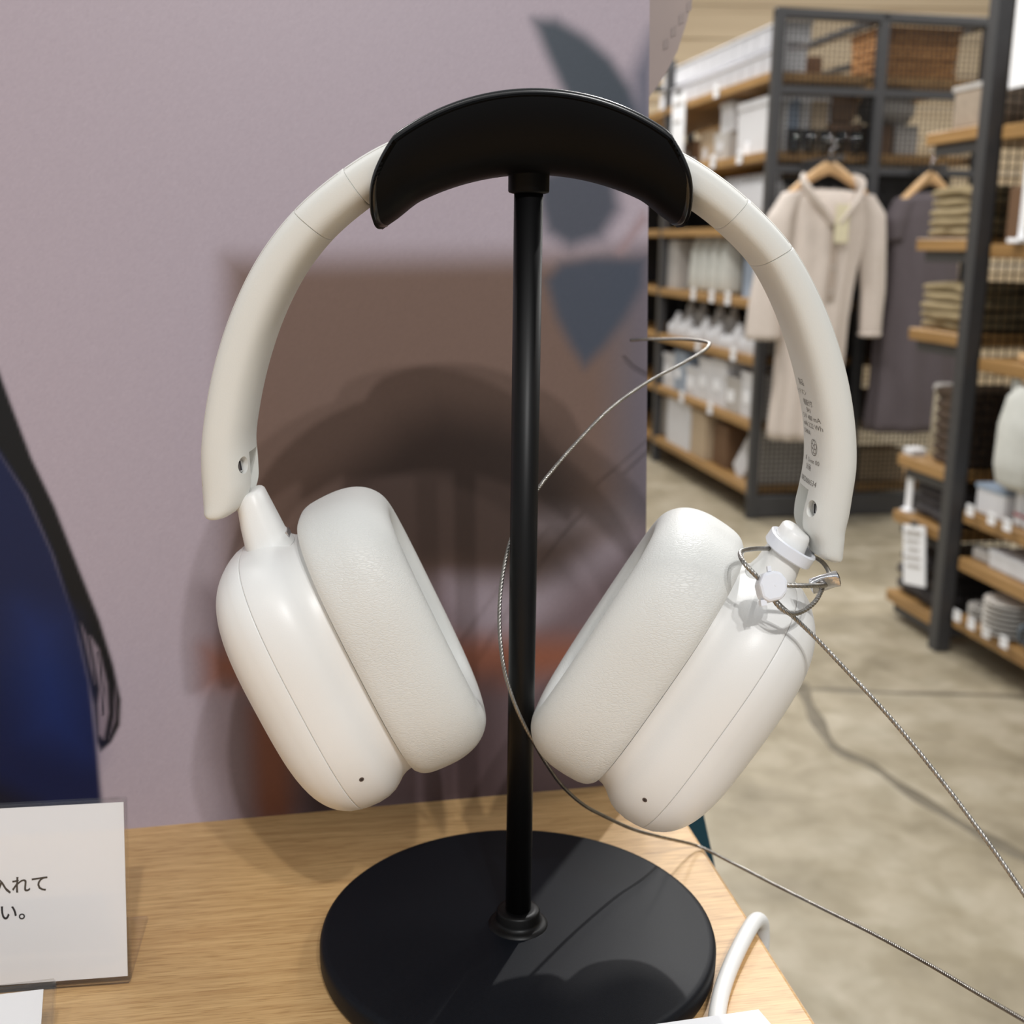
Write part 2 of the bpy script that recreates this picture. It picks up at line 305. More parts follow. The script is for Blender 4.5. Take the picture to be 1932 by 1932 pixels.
M_TABLE = wood('oak_tabletop', (186, 146, 97), (216, 179, 126), 330, rot=-R(10), axis='X', rough=.42)
M_HANGER = wood('hanger_wood', (205, 165, 118), (225, 188, 142), 40, axis='X')
M_SHIRT = mat('pale_linen', (206, 195, 186), .9, noise_amt=.06, noise_scale=120, bump=.3, bump_scale=600)
M_DRESS = mat('dark_grey_linen', (88, 80, 84), .9, noise_amt=.08, noise_scale=120)
M_KHAKI = mat('khaki_towelling', (146, 130, 98), .95, noise_amt=.1, noise_scale=200, bump=.6, bump_scale=900)
M_DARKCLOTH = mat('charcoal_cloth', (66, 62, 63), .95, noise_amt=.1, noise_scale=150)
M_WHITE = mat('white_packaging', (216, 216, 219), .5, noise_amt=.03, noise_scale=15)
M_GREY = mat('light_grey_packaging', (184, 180, 176), .55, noise_amt=.05, noise_scale=15)
M_BEIGE = mat('beige_card', (180, 160, 134), .7, noise_amt=.06, noise_scale=15)
M_BROWN = mat('brown_card', (110, 82, 58), .7, noise_amt=.08, noise_scale=15)
M_BLUEG = mat('blue_grey_packaging', (150, 164, 182), .5, noise_amt=.06, noise_scale=15)
M_DARK = mat('dark_packaging', (54, 52, 52), .6, noise_amt=.1, noise_scale=15)
M_RED = mat('red_print', (165, 50, 62), .6)
M_CERAMIC = mat('white_ceramic', (222, 218, 212), .25, noise_amt=.02)
M_MUG = mat('slate_glaze', (86, 98, 108), .25, noise_amt=.05)
M_CANVAS = mat('white_canvas', (205, 206, 200), .85, noise_amt=.05, noise_scale=30)

def thin_clear(name, tint):
    # thin clear plastic: straight-through light plus a Fresnel gloss
    m = bpy.data.materials.new(name); m.use_nodes = True; nt = m.node_tree; nt.nodes.remove(nt.nodes['Principled BSDF'])
    tr = nt.nodes.new('ShaderNodeBsdfTransparent'); tr.inputs['Color'].default_value = (*tint, 1)
    gl = nt.nodes.new('ShaderNodeBsdfGlossy'); gl.inputs['Roughness'].default_value = .03
    lw = nt.nodes.new('ShaderNodeLayerWeight'); lw.inputs['Blend'].default_value = .5
    pw = nt.nodes.new('ShaderNodeMath'); pw.operation = 'POWER'; pw.inputs[1].default_value = 4
    nt.links.new(lw.outputs['Facing'], pw.inputs[0])
    fr = nt.nodes.new('ShaderNodeMath'); fr.operation = 'MULTIPLY_ADD'; fr.inputs[1].default_value = .6; fr.inputs[2].default_value = .04
    nt.links.new(pw.outputs[0], fr.inputs[0])
    mx = nt.nodes.new('ShaderNodeMixShader')
    nt.links.new(fr.outputs[0], mx.inputs[0]); nt.links.new(tr.outputs[0], mx.inputs[1]); nt.links.new(gl.outputs[0], mx.inputs[2])
    nt.links.new(mx.outputs[0], nt.nodes['Material Output'].inputs['Surface'])
    return m
def glass_mat(name, tint, rough=.02, ior=1.49):
    m, nt, b = new_mat(name)
    b.inputs['Base Color'].default_value = (*tint, 1); b.inputs['Roughness'].default_value = rough
    b.inputs['Transmission Weight'].default_value = 1; b.inputs['IOR'].default_value = ior
    return m
M_ACRYLIC = thin_clear('clear_acrylic', (.97, .965, .96))
M_GLASS = glass_mat('clear_glass', (.95, .96, .96), .03, 1.45)
def weave_mat(name, c0, c1, sc):
    m, nt, b = new_mat(name)
    tc = nt.nodes.new('ShaderNodeTexCoord')
    br = nt.nodes.new('ShaderNodeTexVoronoi'); br.inputs['Scale'].default_value = sc
    nt.links.new(tc.outputs['Object'], br.inputs['Vector'])
    rp = nt.nodes.new('ShaderNodeValToRGB')
    rp.color_ramp.elements[0].color = (*lin(c1), 1); rp.color_ramp.elements[1].color = (*lin(c0), 1)
    rp.color_ramp.elements[1].position = .6
    nt.links.new(br.outputs['Distance'], rp.inputs['Fac']); nt.links.new(rp.outputs['Color'], b.inputs['Base Color'])
    b.inputs['Roughness'].default_value = .8
    return m
M_WICKER = weave_mat('wicker', (150, 104, 56), (212, 158, 96), 70)
M_WICKERD = weave_mat('dark_wicker', (60, 46, 36), (104, 84, 66), 70)

def leather(tilt):
    m, nt, b = new_mat('off_white_leatherette')
    tc = nt.nodes.new('ShaderNodeTexCoord')
    b.inputs['Base Color'].default_value = (*lin((216, 217, 214)), 1); b.inputs['Roughness'].default_value = .46
    # wrinkles running across the pad rim, pebble grain elsewhere
    mp = nt.nodes.new('ShaderNodeMapping'); mp.inputs['Scale'].default_value = (520, 1300, 1900); mp.vector_type = 'TEXTURE' if False else 'POINT'; mp.inputs['Rotation'].default_value = (0, tilt, 0)
    nt.links.new(tc.outputs['Object'], mp.inputs['Vector'])
    w = nt.nodes.new('ShaderNodeTexNoise'); w.inputs['Scale'].default_value = .35; w.inputs['Detail'].default_value = 1.5
    nt.links.new(mp.outputs[0], w.inputs['Vector'])
    v = nt.nodes.new('ShaderNodeTexVoronoi'); v.feature = 'DISTANCE_TO_EDGE'; v.inputs['Scale'].default_value = 1
    ad = nt.nodes.new('ShaderNodeMixRGB'); ad.blend_type = 'LINEAR_LIGHT'; ad.inputs['Fac'].default_value = .8
    nt.links.new(mp.outputs[0], ad.inputs['Color1']); nt.links.new(w.outputs['Color'], ad.inputs['Color2'])
    nt.links.new(ad.outputs[0], v.inputs['Vector'])
    rp = nt.nodes.new('ShaderNodeValToRGB'); rp.color_ramp.elements[1].position = .14
    nt.links.new(v.outputs['Distance'], rp.inputs['Fac'])
    big = nt.nodes.new('ShaderNodeTexNoise'); big.inputs['Scale'].default_value = 45
    nt.links.new(tc.outputs['Object'], big.inputs['Vector'])
    st = nt.nodes.new('ShaderNodeMath'); st.operation = 'MULTIPLY'; st.inputs[1].default_value = .55
    nt.links.new(big.outputs['Fac'], st.inputs[0])
    bp = nt.nodes.new('ShaderNodeBump'); bp.inputs['Distance'].default_value = .00023
    nt.links.new(st.outputs[0], bp.inputs['Strength'])
    nt.links.new(rp.outputs['Color'], bp.inputs['Height'])
    nt.links.new(bp.outputs['Normal'], b.inputs['Normal'])
    return m
M_LEATHER_L = leather(R(24)); M_LEATHER_R = leather(R(-28))

def concrete():
    m, nt, b = new_mat('polished_concrete')
    tc = nt.nodes.new('ShaderNodeTexCoord')
    n1 = nt.nodes.new('ShaderNodeTexNoise'); n1.inputs['Scale'].default_value = 3.2; n1.inputs['Detail'].default_value = 8; n1.inputs['Roughness'].default_value = .62
    n2 = nt.nodes.new('ShaderNodeTexNoise'); n2.inputs['Scale'].default_value = 11; n2.inputs['Detail'].default_value = 5; n2.inputs['Distortion'].default_value = .6
    for n in (n1, n2): nt.links.new(tc.outputs['Object'], n.inputs['Vector'])
    r1 = nt.nodes.new('ShaderNodeValToRGB')
    e = r1.color_ramp.elements
    e[0].position = .3; e[0].color = (*lin((134, 125, 106)), 1); e[1].position = .72; e[1].color = (*lin((186, 178, 160)), 1)
    k = e.new(.5); k.color = (*lin((162, 152, 131)), 1)
    nt.links.new(n1.outputs['Fac'], r1.inputs['Fac'])
    r2 = nt.nodes.new('ShaderNodeValToRGB')
    r2.color_ramp.elements[0].position = .35; r2.color_ramp.elements[0].color = (.86, .85, .82, 1)
    r2.color_ramp.elements[1].position = .66; r2.color_ramp.elements[1].color = (1.1, 1.1, 1.12, 1)
    nt.links.new(n2.outputs['Fac'], r2.inputs['Fac'])
    mx = nt.nodes.new('ShaderNodeMixRGB'); mx.blend_type = 'MULTIPLY'; mx.inputs['Fac'].default_value = 1
    nt.links.new(r1.outputs['Color'], mx.inputs['Color1']); nt.links.new(r2.outputs['Color'], mx.inputs['Color2'])
    nt.links.new(mx.outputs[0], b.inputs['Base Color'])
    b.inputs['Roughness'].default_value = .38
    return m
M_FLOOR = concrete()
M_CRACK_SHADE = mat('dark_crack_and_shade', (112, 104, 88), .6, noise_amt=.15, noise_scale=20)
M_WALL = wood('beige_wall_boards', (192, 172, 142), (206, 187, 156), 3, axis='X', rough=.6)

# ------------------------------------------------------------------ setting: floor, walls
fl = mk('floor', [(-7, -5, 0), (9, -5, 0), (9, 9, 0), (-7, 9, 0)], [(0, 1, 2, 3)], M_FLOOR, smooth=False); fl['kind'] = 'structure'
WR = thing('wall_back', None, None, (0, 7.6, 0)); WR['kind'] = 'structure'
for k in range(17):
    b = box('board', (1, .02, .1 + k * .2), (16, .03, .196), M_WALL, WR, .003)
wr = box('wall_right', (0, 0, 1.7), (.05, 14, 3.4), M_WALL, loc=(6.5, 2, 0)); wr['kind'] = 'structure'
def floor_strip(name, pts, wd, label):
    path = catmull([(x, y, 0) for x, y in pts], .03)
    V, F = [], []
    for i, p in enumerate(path):
        t = (path[min(i + 1, len(path) - 1)] - path[max(i - 1, 0)]).normalized(); n = Vector((-t.y, t.x, 0))
        w = wd * (.6 + .8 * noise.noise(Vector((p.x * 5, p.y * 5, 3))) ** 2 + .2 * math.sin(i * .9)) * .5
        V += [p + n * w + Vector((0, 0, .0002)), p + n * w * .4 + Vector((0, 0, .0022)), p - n * w * .4 + Vector((0, 0, .0022)), p - n * w + Vector((0, 0, .0002))]
        if i:
            a = (i - 1) * 4; F += [(a + q, a + q + 1, a + 5 + q, a + 4 + q) for q in range(3)]
    o = mk(name, V, F, M_CRACK_SHADE); o.parent = fl
    return o
for pts, wd in CRACK_SHADE_STRIPS: floor_strip('crack_and_shade_strip', pts, wd, None)

# ------------------------------------------------------------------ display table
TZ = .891
TA = R(9.55)                                   # the shop grid runs at this angle
te1 = Vector((math.cos(TA), math.sin(TA), 0)); te2 = Vector((-math.sin(TA), math.cos(TA), 0))
tcorner = Vector((.0637, .133, 0))             # back right corner
table = thing('display_table', 'oak topped display table under the headphone stand', 'table', (tcorner.x, tcorner.y, 0), TA)
top = box('tabletop', (-.75, -.45, TZ - .016), (1.5, .9, .032), M_TABLE, table, .0012, 2)
eb = box('edge_band', (.0006, -.45, TZ - .0165), (.0012, .898, .028), M_SHELF, table)
for (x, y) in ((-.06, -.06), (-1.44, -.06), (-.06, -.84), (-1.44, -.84)):
    box('leg', (x, y, (TZ - .032) / 2), (.05, .05, TZ - .032), M_RACK, table, .003)
# teal panel leaning behind the table
tl = thing('teal_panel', 'dark teal board standing beyond the right table edge', 'panel', (.0877, .142, 0))
V = [(-.20, 0, 0), (.217, 0, 0), (.0418, 0, .70), (-.0094, 0, .905), (-.2, 0, .905)]
V2 = V + [(a, b + .012, c) for a, b, c in V]
mk('teal_face', V2, [(0, 1, 2, 3, 4), (9, 8, 7, 6, 5), (0, 5, 6, 1), (1, 6, 7, 2), (2, 7, 8, 3), (3, 8, 9, 4), (4, 9, 5, 0)], M_TEAL, tl, smooth=False)

# ------------------------------------------------------------------ printed poster board
bo, be, bu, bn = [Vector(v) for v in DATA['board_frame']]
bw = thing('poster_board', 'large lilac poster board with blurred print leaning behind the headphones', 'poster', bo)
S0, S1, T1 = -150, 212.2, 400
NS, NT = 440, 490
ss = np.linspace(S0, S1, NS); tt = np.linspace(0, T1, NT)
SS, TT = np.meshgrid(ss, tt)
def softpoly(name, blur):
    P = np.array(DATA['print'][name]); d2 = np.full(SS.shape, 1e9); ins = np.zeros(SS.shape, bool)
    for (x0, y0), (x1, y1) in zip(P, np.roll(P, -1, 0)):
        dx, dy = x1 - x0, y1 - y0
        u = np.clip(((SS - x0) * dx + (TT - y0) * dy) / (dx * dx + dy * dy), 0, 1)
        d2 = np.minimum(d2, (SS - x0 - u * dx) ** 2 + (TT - y0 - u * dy) ** 2)
        cr = ((y0 > TT) != (y1 > TT))
        with np.errstate(divide='ignore', invalid='ignore'):
            ins ^= cr & (SS < (x1 - x0) * (TT - y0) / (y1 - y0 + 1e-12) + x0)
    d = np.sqrt(d2) * np.where(ins, 1, -1)
    m = np.clip(d / blur * .5 + .5, 0, 1); return m * m * (3 - 2 * m)
rgb = np.zeros(SS.shape + (3,)); rgb[:] = lin((170, 158, 168))
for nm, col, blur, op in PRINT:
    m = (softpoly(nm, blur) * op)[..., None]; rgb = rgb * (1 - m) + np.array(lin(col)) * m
gr = np.random.default_rng(3).normal(1, .018, SS.shape)[..., None]; rgb = np.clip(rgb * gr, 0, 1)
pv = np.array(be)[None, None] * SS[..., None] / 1000 + np.array(bu)[None, None] * TT[..., None] / 1000
V = pv.reshape(-1, 3)
idx = np.arange(NS * NT).reshape(NT, NS)
Fq = np.stack([idx[:-1, :-1], idx[:-1, 1:], idx[1:, 1:], idx[1:, :-1]], -1).reshape(-1, 4)
me = bpy.data.meshes.new('printed_sheet')
me.vertices.add(len(V)); me.vertices.foreach_set('co', V.ravel())
me.loops.add(Fq.size); me.loops.foreach_set('vertex_index', Fq.ravel().astype(np.int32))
me.polygons.add(len(Fq)); me.polygons.foreach_set('loop_start', np.arange(0, Fq.size, 4, dtype=np.int32))
me.update(calc_edges=True)
ca = me.color_attributes.new('print', 'FLOAT_COLOR', 'POINT')
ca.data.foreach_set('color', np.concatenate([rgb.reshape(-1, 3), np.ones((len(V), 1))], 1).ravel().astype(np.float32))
m_print, nt, b = new_mat('poster_print')
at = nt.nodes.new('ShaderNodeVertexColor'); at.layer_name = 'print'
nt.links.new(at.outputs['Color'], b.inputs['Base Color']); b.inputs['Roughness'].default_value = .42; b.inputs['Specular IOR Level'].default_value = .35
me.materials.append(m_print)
o = bpy.data.objects.new('printed_sheet', me); COL.objects.link(o); o.parent = bw
# foam core behind the sheet
cs = []
for off in (-.0002, -.006):
    for s, t in ((S0, 0), (S1, 0), (S1, T1), (S0, T1)): cs.append(be * s / 1000 + bu * t / 1000 + bn * (off if bn.y < 0 else -off))
mk('foam_core', cs, [(0, 1, 2, 3), (7, 6, 5, 4), (0, 4, 5, 1), (1, 5, 6, 2), (2, 6, 7, 3), (3, 7, 4, 0)], mat('foam_core', (86, 82, 104), .7), bw, smooth=False)
# strut that props it up
st0 = be * .06 + bu * .22 + Vector((0, .0075, 0)); 
mk('easel_strut', [st0, st0 + be * .05, be * .11 + Vector((0, .075, 0)), be * .06 + Vector((0, .075, 0)),
                   st0 + Vector((0, .003, 0)), st0 + be * .05 + Vector((0, .003, 0)), be * .11 + Vector((0, .078, 0)), be * .06 + Vector((0, .078, 0))],
   [(0, 1, 2, 3), (7, 6, 5, 4), (0, 4, 5, 1), (1, 5, 6, 2), (2, 6, 7, 3), (3, 7, 4, 0)], M_BEIGE, bw, smooth=False)

# rounded card standing behind the board's right edge
cd = thing('card_stand', 'pinkish grey rounded card on a thin floor stand behind the poster edge', 'card', (.045, .21, 1.16))
out2 = [(-.03, .14), (.045, .14), (.0325, .066), (.0295, .052), (.026, .040), (.021, .030), (.0155, .022), (.009, .013), (.001, .006), (-.03, -.006)]
V = [(x, 0, z) for x, z in out2] + [(x, .0015, z) for x, z in out2]; n = len(out2)
mk('card_sheet', V, [tuple(range(n - 1, -1, -1)), tuple(range(n, 2 * n))] + [(k, (k + 1) % n, n + (k + 1) % n, n + k) for k in range(n)], mat('pinkish_grey_card', (168, 152, 146), .5, noise_amt=.03), cd, smooth=False)
V, F = [], []
for k in range(4):
    x = .0195 + k * .0032; z = .040 + k * .0052
    a = len(V); V += [(x, -.0003, z), (x + .0022, -.0003, z + .0012), (x + .0022, -.0003, z + .0052), (x, -.0003, z + .004)]; F.append((a, a + 1, a + 2, a + 3))
tag(mk('faint_lettering', V, F, mat('faint_blue_print', (158, 144, 139), .6), cd, smooth=False), 'faint blue-grey blurred lettering')
box('stand_foot', (-.007, .004, -1.154), (.16, .16, .012), M_RACK, cd, .003)
mk('stand_rod', [(-.012, .0016, -1.15), (-.002, .0016, -1.15), (-.002, .0016, .02), (-.012, .0016, .02), (-.012, .006, -1.15), (-.002, .006, -1.15), (-.002, .006, .02), (-.012, .006, .02)],
   [(0, 1, 2, 3), (7, 6, 5, 4), (0, 4, 5, 1), (1, 5, 6, 2), (2, 6, 7, 3), (3, 7, 4, 0)], M_RACK, cd, smooth=False)

# ------------------------------------------------------------------ headphone stand
PX, PY = .0036, .0
stand = thing('headphone_stand', 'black headphone stand with round base, thin pole and curved cradle', 'stand', (PX, PY, TZ))
V, F = lathe([(.0600, 0), (.0624, .0004), (.0634, .0012), (.0638, .0024), (.0638, .0068), (.0634, .0080), (.0626, .0087), (.0612, .0090), (.03, .00905), (.012, .00905)], 128)
o = mk('base', V, F, M_BASE, stand); sharp_by_angle(o, 50)
V, F = lathe([(.0098, .0088), (.0094, .0096), (.0084, .0100), (.0074, .0104), (.0070, .0112), (.0070, .0138), (.0066, .0144), (.0050, .0146), (.0040, .0146)], 64)
o = mk('base_collar', V, F, M_POLE, stand); sharp_by_angle(o, 50)
V, F = lathe([(.00415, .0140), (.00412, .1), (.00412, .2417)], 48)
mk('pole', V, F, M_POLE, stand)
V, F = lathe([(.0046, .2385), (.0056, .2388), (.0058, .2392), (.0058, .2436), (.0062, .2448), (.0062, .2455)], 48)
mk('pole_cap', V, F, M_BLACK, stand)
# cradle: a saddle swept along an arc, with upturned front and rear walls and rounded corners
def zb(x):
    e = max(0, min(1, (abs(x) - .031) / .008)); e = e * e * (3 - 2 * e)
    return 1.1347 - (.073 - math.sqrt(max(1e-6, .073 ** 2 - x * x))) - .0013 * e
def zr(x): return 1.1544 - (.0635 - math.sqrt(max(1e-6, .0635 ** 2 - x * x)))
def sgn_pow(a): return .0188 * math.sin(a * math.pi / 2) ** .62
def cradle_pt(u, v, off):
    a = abs(v)
    L = .0421 + .0010 * math.sin(a * math.pi) - .0058 * max(0, (a - .62) / .38) ** 3.4
    L -= off * .55
    x = L * u
    yy = sgn_pow(a) - off * (a ** .6)
    k = a ** 1.9
    z = zb(x) * (1 - k) + zr(x) * k + .018 * x
    z += off * (1 - a) ** 1.0
    z -= off * .0
    return Vector((x + .0041, math.copysign(yy, v) if v else 0, z))
NU, NV = 72, 60
us = [math.sin(math.pi / 2 * (2 * i / NU - 1)) for i in range(NU + 1)]
vsn = [math.copysign(1 - (1 - abs(2 * j / NV - 1)) ** 1.5, 2 * j / NV - 1) for j in range(NV + 1)]
V = []
for off in (0, .0026):
    for v in vsn:
        for u in us: V.append(cradle_pt(u, v, off) - Vector((PX, PY, TZ)))
F = []; q = NU + 1; half = q * (NV + 1)
for j in range(NV):
    for i in range(NU):
        a = j * q + i
        F.append((a, a + 1, a + q + 1, a + q)); F.append((half + a, half + a + q, half + a + q + 1, half + a + 1))
for i in range(NU):
    F.append((i, half + i, half + i + 1, i + 1)); a = NV * q + i; F.append((a, a + 1, half + a + 1, half + a))
for j in range(NV):
    a = j * q; F.append((a, a + q, half + a + q, half + a)); a = j * q + NU; F.append((a, half + a, half + a + q, a + q))
me = bpy.data.meshes.new('cradle'); me.from_pydata(V, [], F)
bm = bmesh.new(); bm.from_mesh(me); bmesh.ops.recalc_face_normals(bm, faces=bm.faces)
rim_e = [e for e in bm.edges if e.is_manifold and e.calc_face_angle(0) > .7]
bmesh.ops.bevel(bm, geom=rim_e, offset=.0011, segments=3, affect='EDGES', profile=.5)
o = from_bm('cradle', bm, M_BLACK, stand, True)
# rolled lip all round the saddle
ring = [cradle_pt(u, 1, .0013) for u in us] + [cradle_pt(1, v, .0013) for v in vsn[::-1][1:-1]] + [cradle_pt(u, -1, .0013) for u in us[::-1]] + [cradle_pt(-1, v, .0013) for v in vsn[1:-1]]
for _ in range(3):
    ring = [(ring[i - 1] + ring[i] * 2 + ring[(i + 1) % len(ring)]) / 4 for i in range(len(ring))]
V, F = tube([p - Vector((PX, PY, TZ)) for p in catmull(ring + ring[:1], .0012)], .0012, 14)
mk('cradle_lip', V, F, mat('glossy_black_edge', (10, 10, 11), .26, spec=.6), stand)

# ------------------------------------------------------------------ headphones
HB = Vector((.004, 0, 1.145))
hp = thing('headphones', 'off-white over-ear headphones hanging on the black stand', 'headphones', HB)
B = np.array(DATA['band'])
# smooth thickness, resample along the centre line
tsm = B[:, 4].copy()
for _ in range(2):
    tsm[9:-9] = (tsm[8:-10] + 2 * tsm[9:-9] + tsm[10:-8]) / 4
B[:, 4] = tsm
def resample(A, n):
    d = np.concatenate([[0], np.cumsum(np.linalg.norm(np.diff(A[:, :2], axis=0), axis=1))])
    tgt = np.linspace(0, d[-1], n); res = np.zeros((n, A.shape[1]))
    for j in range(A.shape[1]):                      # monotone-ish cubic through the samples
        m = np.gradient(A[:, j], d)
        k = np.clip(np.searchsorted(d, tgt) - 1, 0, len(d) - 2); h = d[k + 1] - d[k]; t = (tgt - d[k]) / h
        res[:, j] = (2 * t ** 3 - 3 * t ** 2 + 1) * A[k, j] + (t ** 3 - 2 * t ** 2 + t) * h * m[k] + (-2 * t ** 3 + 3 * t ** 2) * A[k + 1, j] + (t ** 3 - t ** 2) * h * m[k + 1]
    return res, d
NB = 420
BS, bd = resample(B, NB)
BS[:, 2:4] /= np.linalg.norm(BS[:, 2:4], axis=1)[:, None]
for _ in range(14):
    BS[38:-38, :] = (BS[37:-39] + 2 * BS[38:-38] + BS[39:-37]) / 4
BS[:, 2:4] /= np.linalg.norm(BS[:, 2:4], axis=1)[:, None]
def frac_of(k): return int(round(bd[k] / bd[-1] * (NB - 1)))
def band_section(row, n=56, N=2.8, ts=1.0, ws=1.0, oshift=0):
    x, z, nx, nz, t, w = row; pts = []
    for k in range(n):
        a = 2 * math.pi * k / n; c, s = math.cos(a), math.sin(a)
        p = math.copysign(abs(c) ** (2 / N), c) * t / 2 * ts + oshift; q = math.copysign(abs(s) ** (2 / N), s) * w / 2 * ws
        pts.append(Vector((x + nx * p, q, z + nz * p)) - HB)
    return pts
def band_piece(name, i0, i1, parent, material, ts=1.0, ws=1.0, chamfer=True, cs=.982, cd=.16):
    V, F = [], []; m = 56
    rows = []
    for i in range(i0, i1 + 1):
        rows.append(band_section(BS[i], m, ts=ts, ws=ws))
    if chamfer:
        a, b2 = rows[0], rows[-1]
        ca = sum(a, Vector()) / m; cb = sum(b2, Vector()) / m
        rows = [[ca + (p - ca) * cs for p in a]] + [[p + (q2 - p) * cd for p, q2 in zip(rows[0], rows[1])]] + rows[1:-1] + [[p + (q2 - p) * cd for p, q2 in zip(rows[-1], rows[-2])]] + [[cb + (p - cb) * cs for p in b2]]
    for r_ in rows: V += r_
    for i in range(len(rows) - 1):
        for k in range(m):
            k2 = (k + 1) % m
            F.append((i * m + k, (i + 1) * m + k, (i + 1) * m + k2, i * m + k2))
    F.append(tuple(range(m))); F.append(tuple((len(rows) - 1) * m + k for k in range(m - 1, -1, -1)))
    o = mk(name, V, F, material, parent)
    bm = bmesh.new(); bm.from_mesh(o.data); bmesh.ops.recalc_face_normals(bm, faces=bm.faces); bm.to_mesh(o.data); bm.free()
    sharp_by_angle(o, 50)
    # fine parting line between the outer cover and the inner shell, on the near side
    j0, j1 = max(i0 + 1, 14), min(i1 - 1, NB - 15); path = []
    for i in range(j0, j1 + 1, 3):
        x, z, nx, nz, t, w = BS[i]
        path.append(Vector((x + nx * t * .5 * .80 * ts, -w / 2 * .755 * ws, z + nz * t * .5 * .80 * ts)) - HB)
    V, F = tube(path, .00013, 6); mk('parting_line', V, F, M_SEAM, o)
    return o
iL, iLc = frac_of(14), frac_of(15)          # left arm seam; end of the left sleeve
iR, iRc = frac_of(23), frac_of(22)
iLc = iL + 21; iRc = iR - 21
armL = band_piece('slider_arm', 0, iL, hp, M_BAND, cs=.965, cd=.3)
slL = band_piece('end_sleeve', iL, iLc, hp, M_BAND)
hb = band_piece('headband', iLc, iRc, hp, M_BAND, ts=.99, ws=.99)
slR = band_piece('end_sleeve', iRc, iR, hp, M_BAND)
armR = band_piece('slider_arm', iR, NB - 1, hp, M_BAND, cs=.965, cd=.3)

def row_at(z, side):
    best = min((i for i in range(NB) if (BS[i, 0] < 0) == (side < 0)), key=lambda i: abs(BS[i, 1] - z))
    return BS[best]
def arm_frame(z, side):
    x, zz, nx, nz, t, w = row_at(z, side)
    n = Vector((nx, 0, nz)); tg = Vector((-nz, 0, nx))
    if tg.z < 0: tg = -tg
    return Vector((x, 0, zz)), n, tg, t
def cyl(p, d, r, h, n=24):
    d = d.normalized(); a = d.orthogonal().normalized(); b2 = d.cross(a)
    V = [p + a * r * math.cos(2 * math.pi * k / n) + b2 * r * math.sin(2 * math.pi * k / n) for k in range(n)]
    V += [v + d * h for v in V]
    return V, [tuple(range(n - 1, -1, -1)), tuple(range(n, 2 * n))] + [(k, (k + 1) % n, n + (k + 1) % n, n + k) for k in range(n)]
def obox(c, ax, ay, az, sx, sy, sz):
    V = [c + ax * (sx * a) + ay * (sy * b2) + az * (sz * c2) for a, b2, c2 in ((-1, -1, -1), (1, -1, -1), (1, 1, -1), (-1, 1, -1), (-1, -1, 1), (1, -1, 1), (1, 1, 1), (-1, 1, 1))]
    return V, [(0, 3, 2, 1), (4, 5, 6, 7), (0, 1, 5, 4), (1, 2, 6, 5), (2, 3, 7, 6), (3, 0, 4, 7)]
Y = Vector((0, 1, 0))
for arm, side, zs, slot_z in ((armL, -1, 1.0515, 1.049), (armR, 1, 1.0415, 1.041)):
    c, n, tg, t = arm_frame(zs, side)
    # screw recess in the inner face, near edge
    p0 = c - n * (t / 2 + .002) + Y * (-.0094)
    dd = (n + Y * .12).normalized()
    cuts = [(shift(cyl(p0, dd, .0025, .0052)[0], HB), cyl(p0, dd, .0025, .0052)[1])]
    cs_, ns_, ts_, tt_ = arm_frame(slot_z, side)
    ob = obox(cs_ - ns_ * (tt_ / 2) - ts_ * .012 + Y * .0012, ns_, Y, ts_, .0042, .0060, .0175)
    cuts.append((shift(ob[0], HB), ob[1]))
    boolean_cut(arm, cuts); sharp_by_angle(arm, 40)
    sp = p0 + dd * .0040
    V, F = cyl(sp, dd, .0019, .0008, 20)
    sc_ = mk('screw', shift(V, HB), F, M_ALU, arm, smooth=False); sc_['label'] = 'small silver screw in a round recess'
    ob = obox(sp - dd * .00005, dd, Y, tg, .00012, .00028, .0014)
    mk('screw_slot', shift(ob[0], HB), ob[1], M_INK, arm, smooth=False)

# ear cups -------------------------------------------------------------
def superell(al, ab, n=160, N=3.1):
    """superellipse outline, points evenly spaced along it"""
    th = np.linspace(0, 2 * np.pi, 4001); c, s = np.cos(th), np.sin(th)
    x = np.sign(c) * np.abs(c) ** (2 / N) * al; y = np.sign(s) * np.abs(s) ** (2 / N) * ab
    d = np.concatenate([[0], np.cumsum(np.hypot(np.diff(x), np.diff(y)))]); t = np.linspace(0, d[-1], n, endpoint=False)
    return list(zip(np.interp(t, d, x), np.interp(t, d, y)))
def denser(st, m=3):
    P = [Vector((p[0], p[1], 0)) for p in st]; P = [P[0]] + P + [P[-1]]; out = []
    for i in range(1, len(P) - 2):
        a, b_, c, d = P[i - 1:i + 3]
        for k in range(m):
            t = k / m; q = .5 * ((2 * b_) + (c - a) * t + (2 * a - 5 * b_ + 4 * c - d) * t * t + (3 * b_ - a - 3 * c + d) * t ** 3); out.append((q.x, q.y, 0))
    out.append(tuple(st[-1])); return out
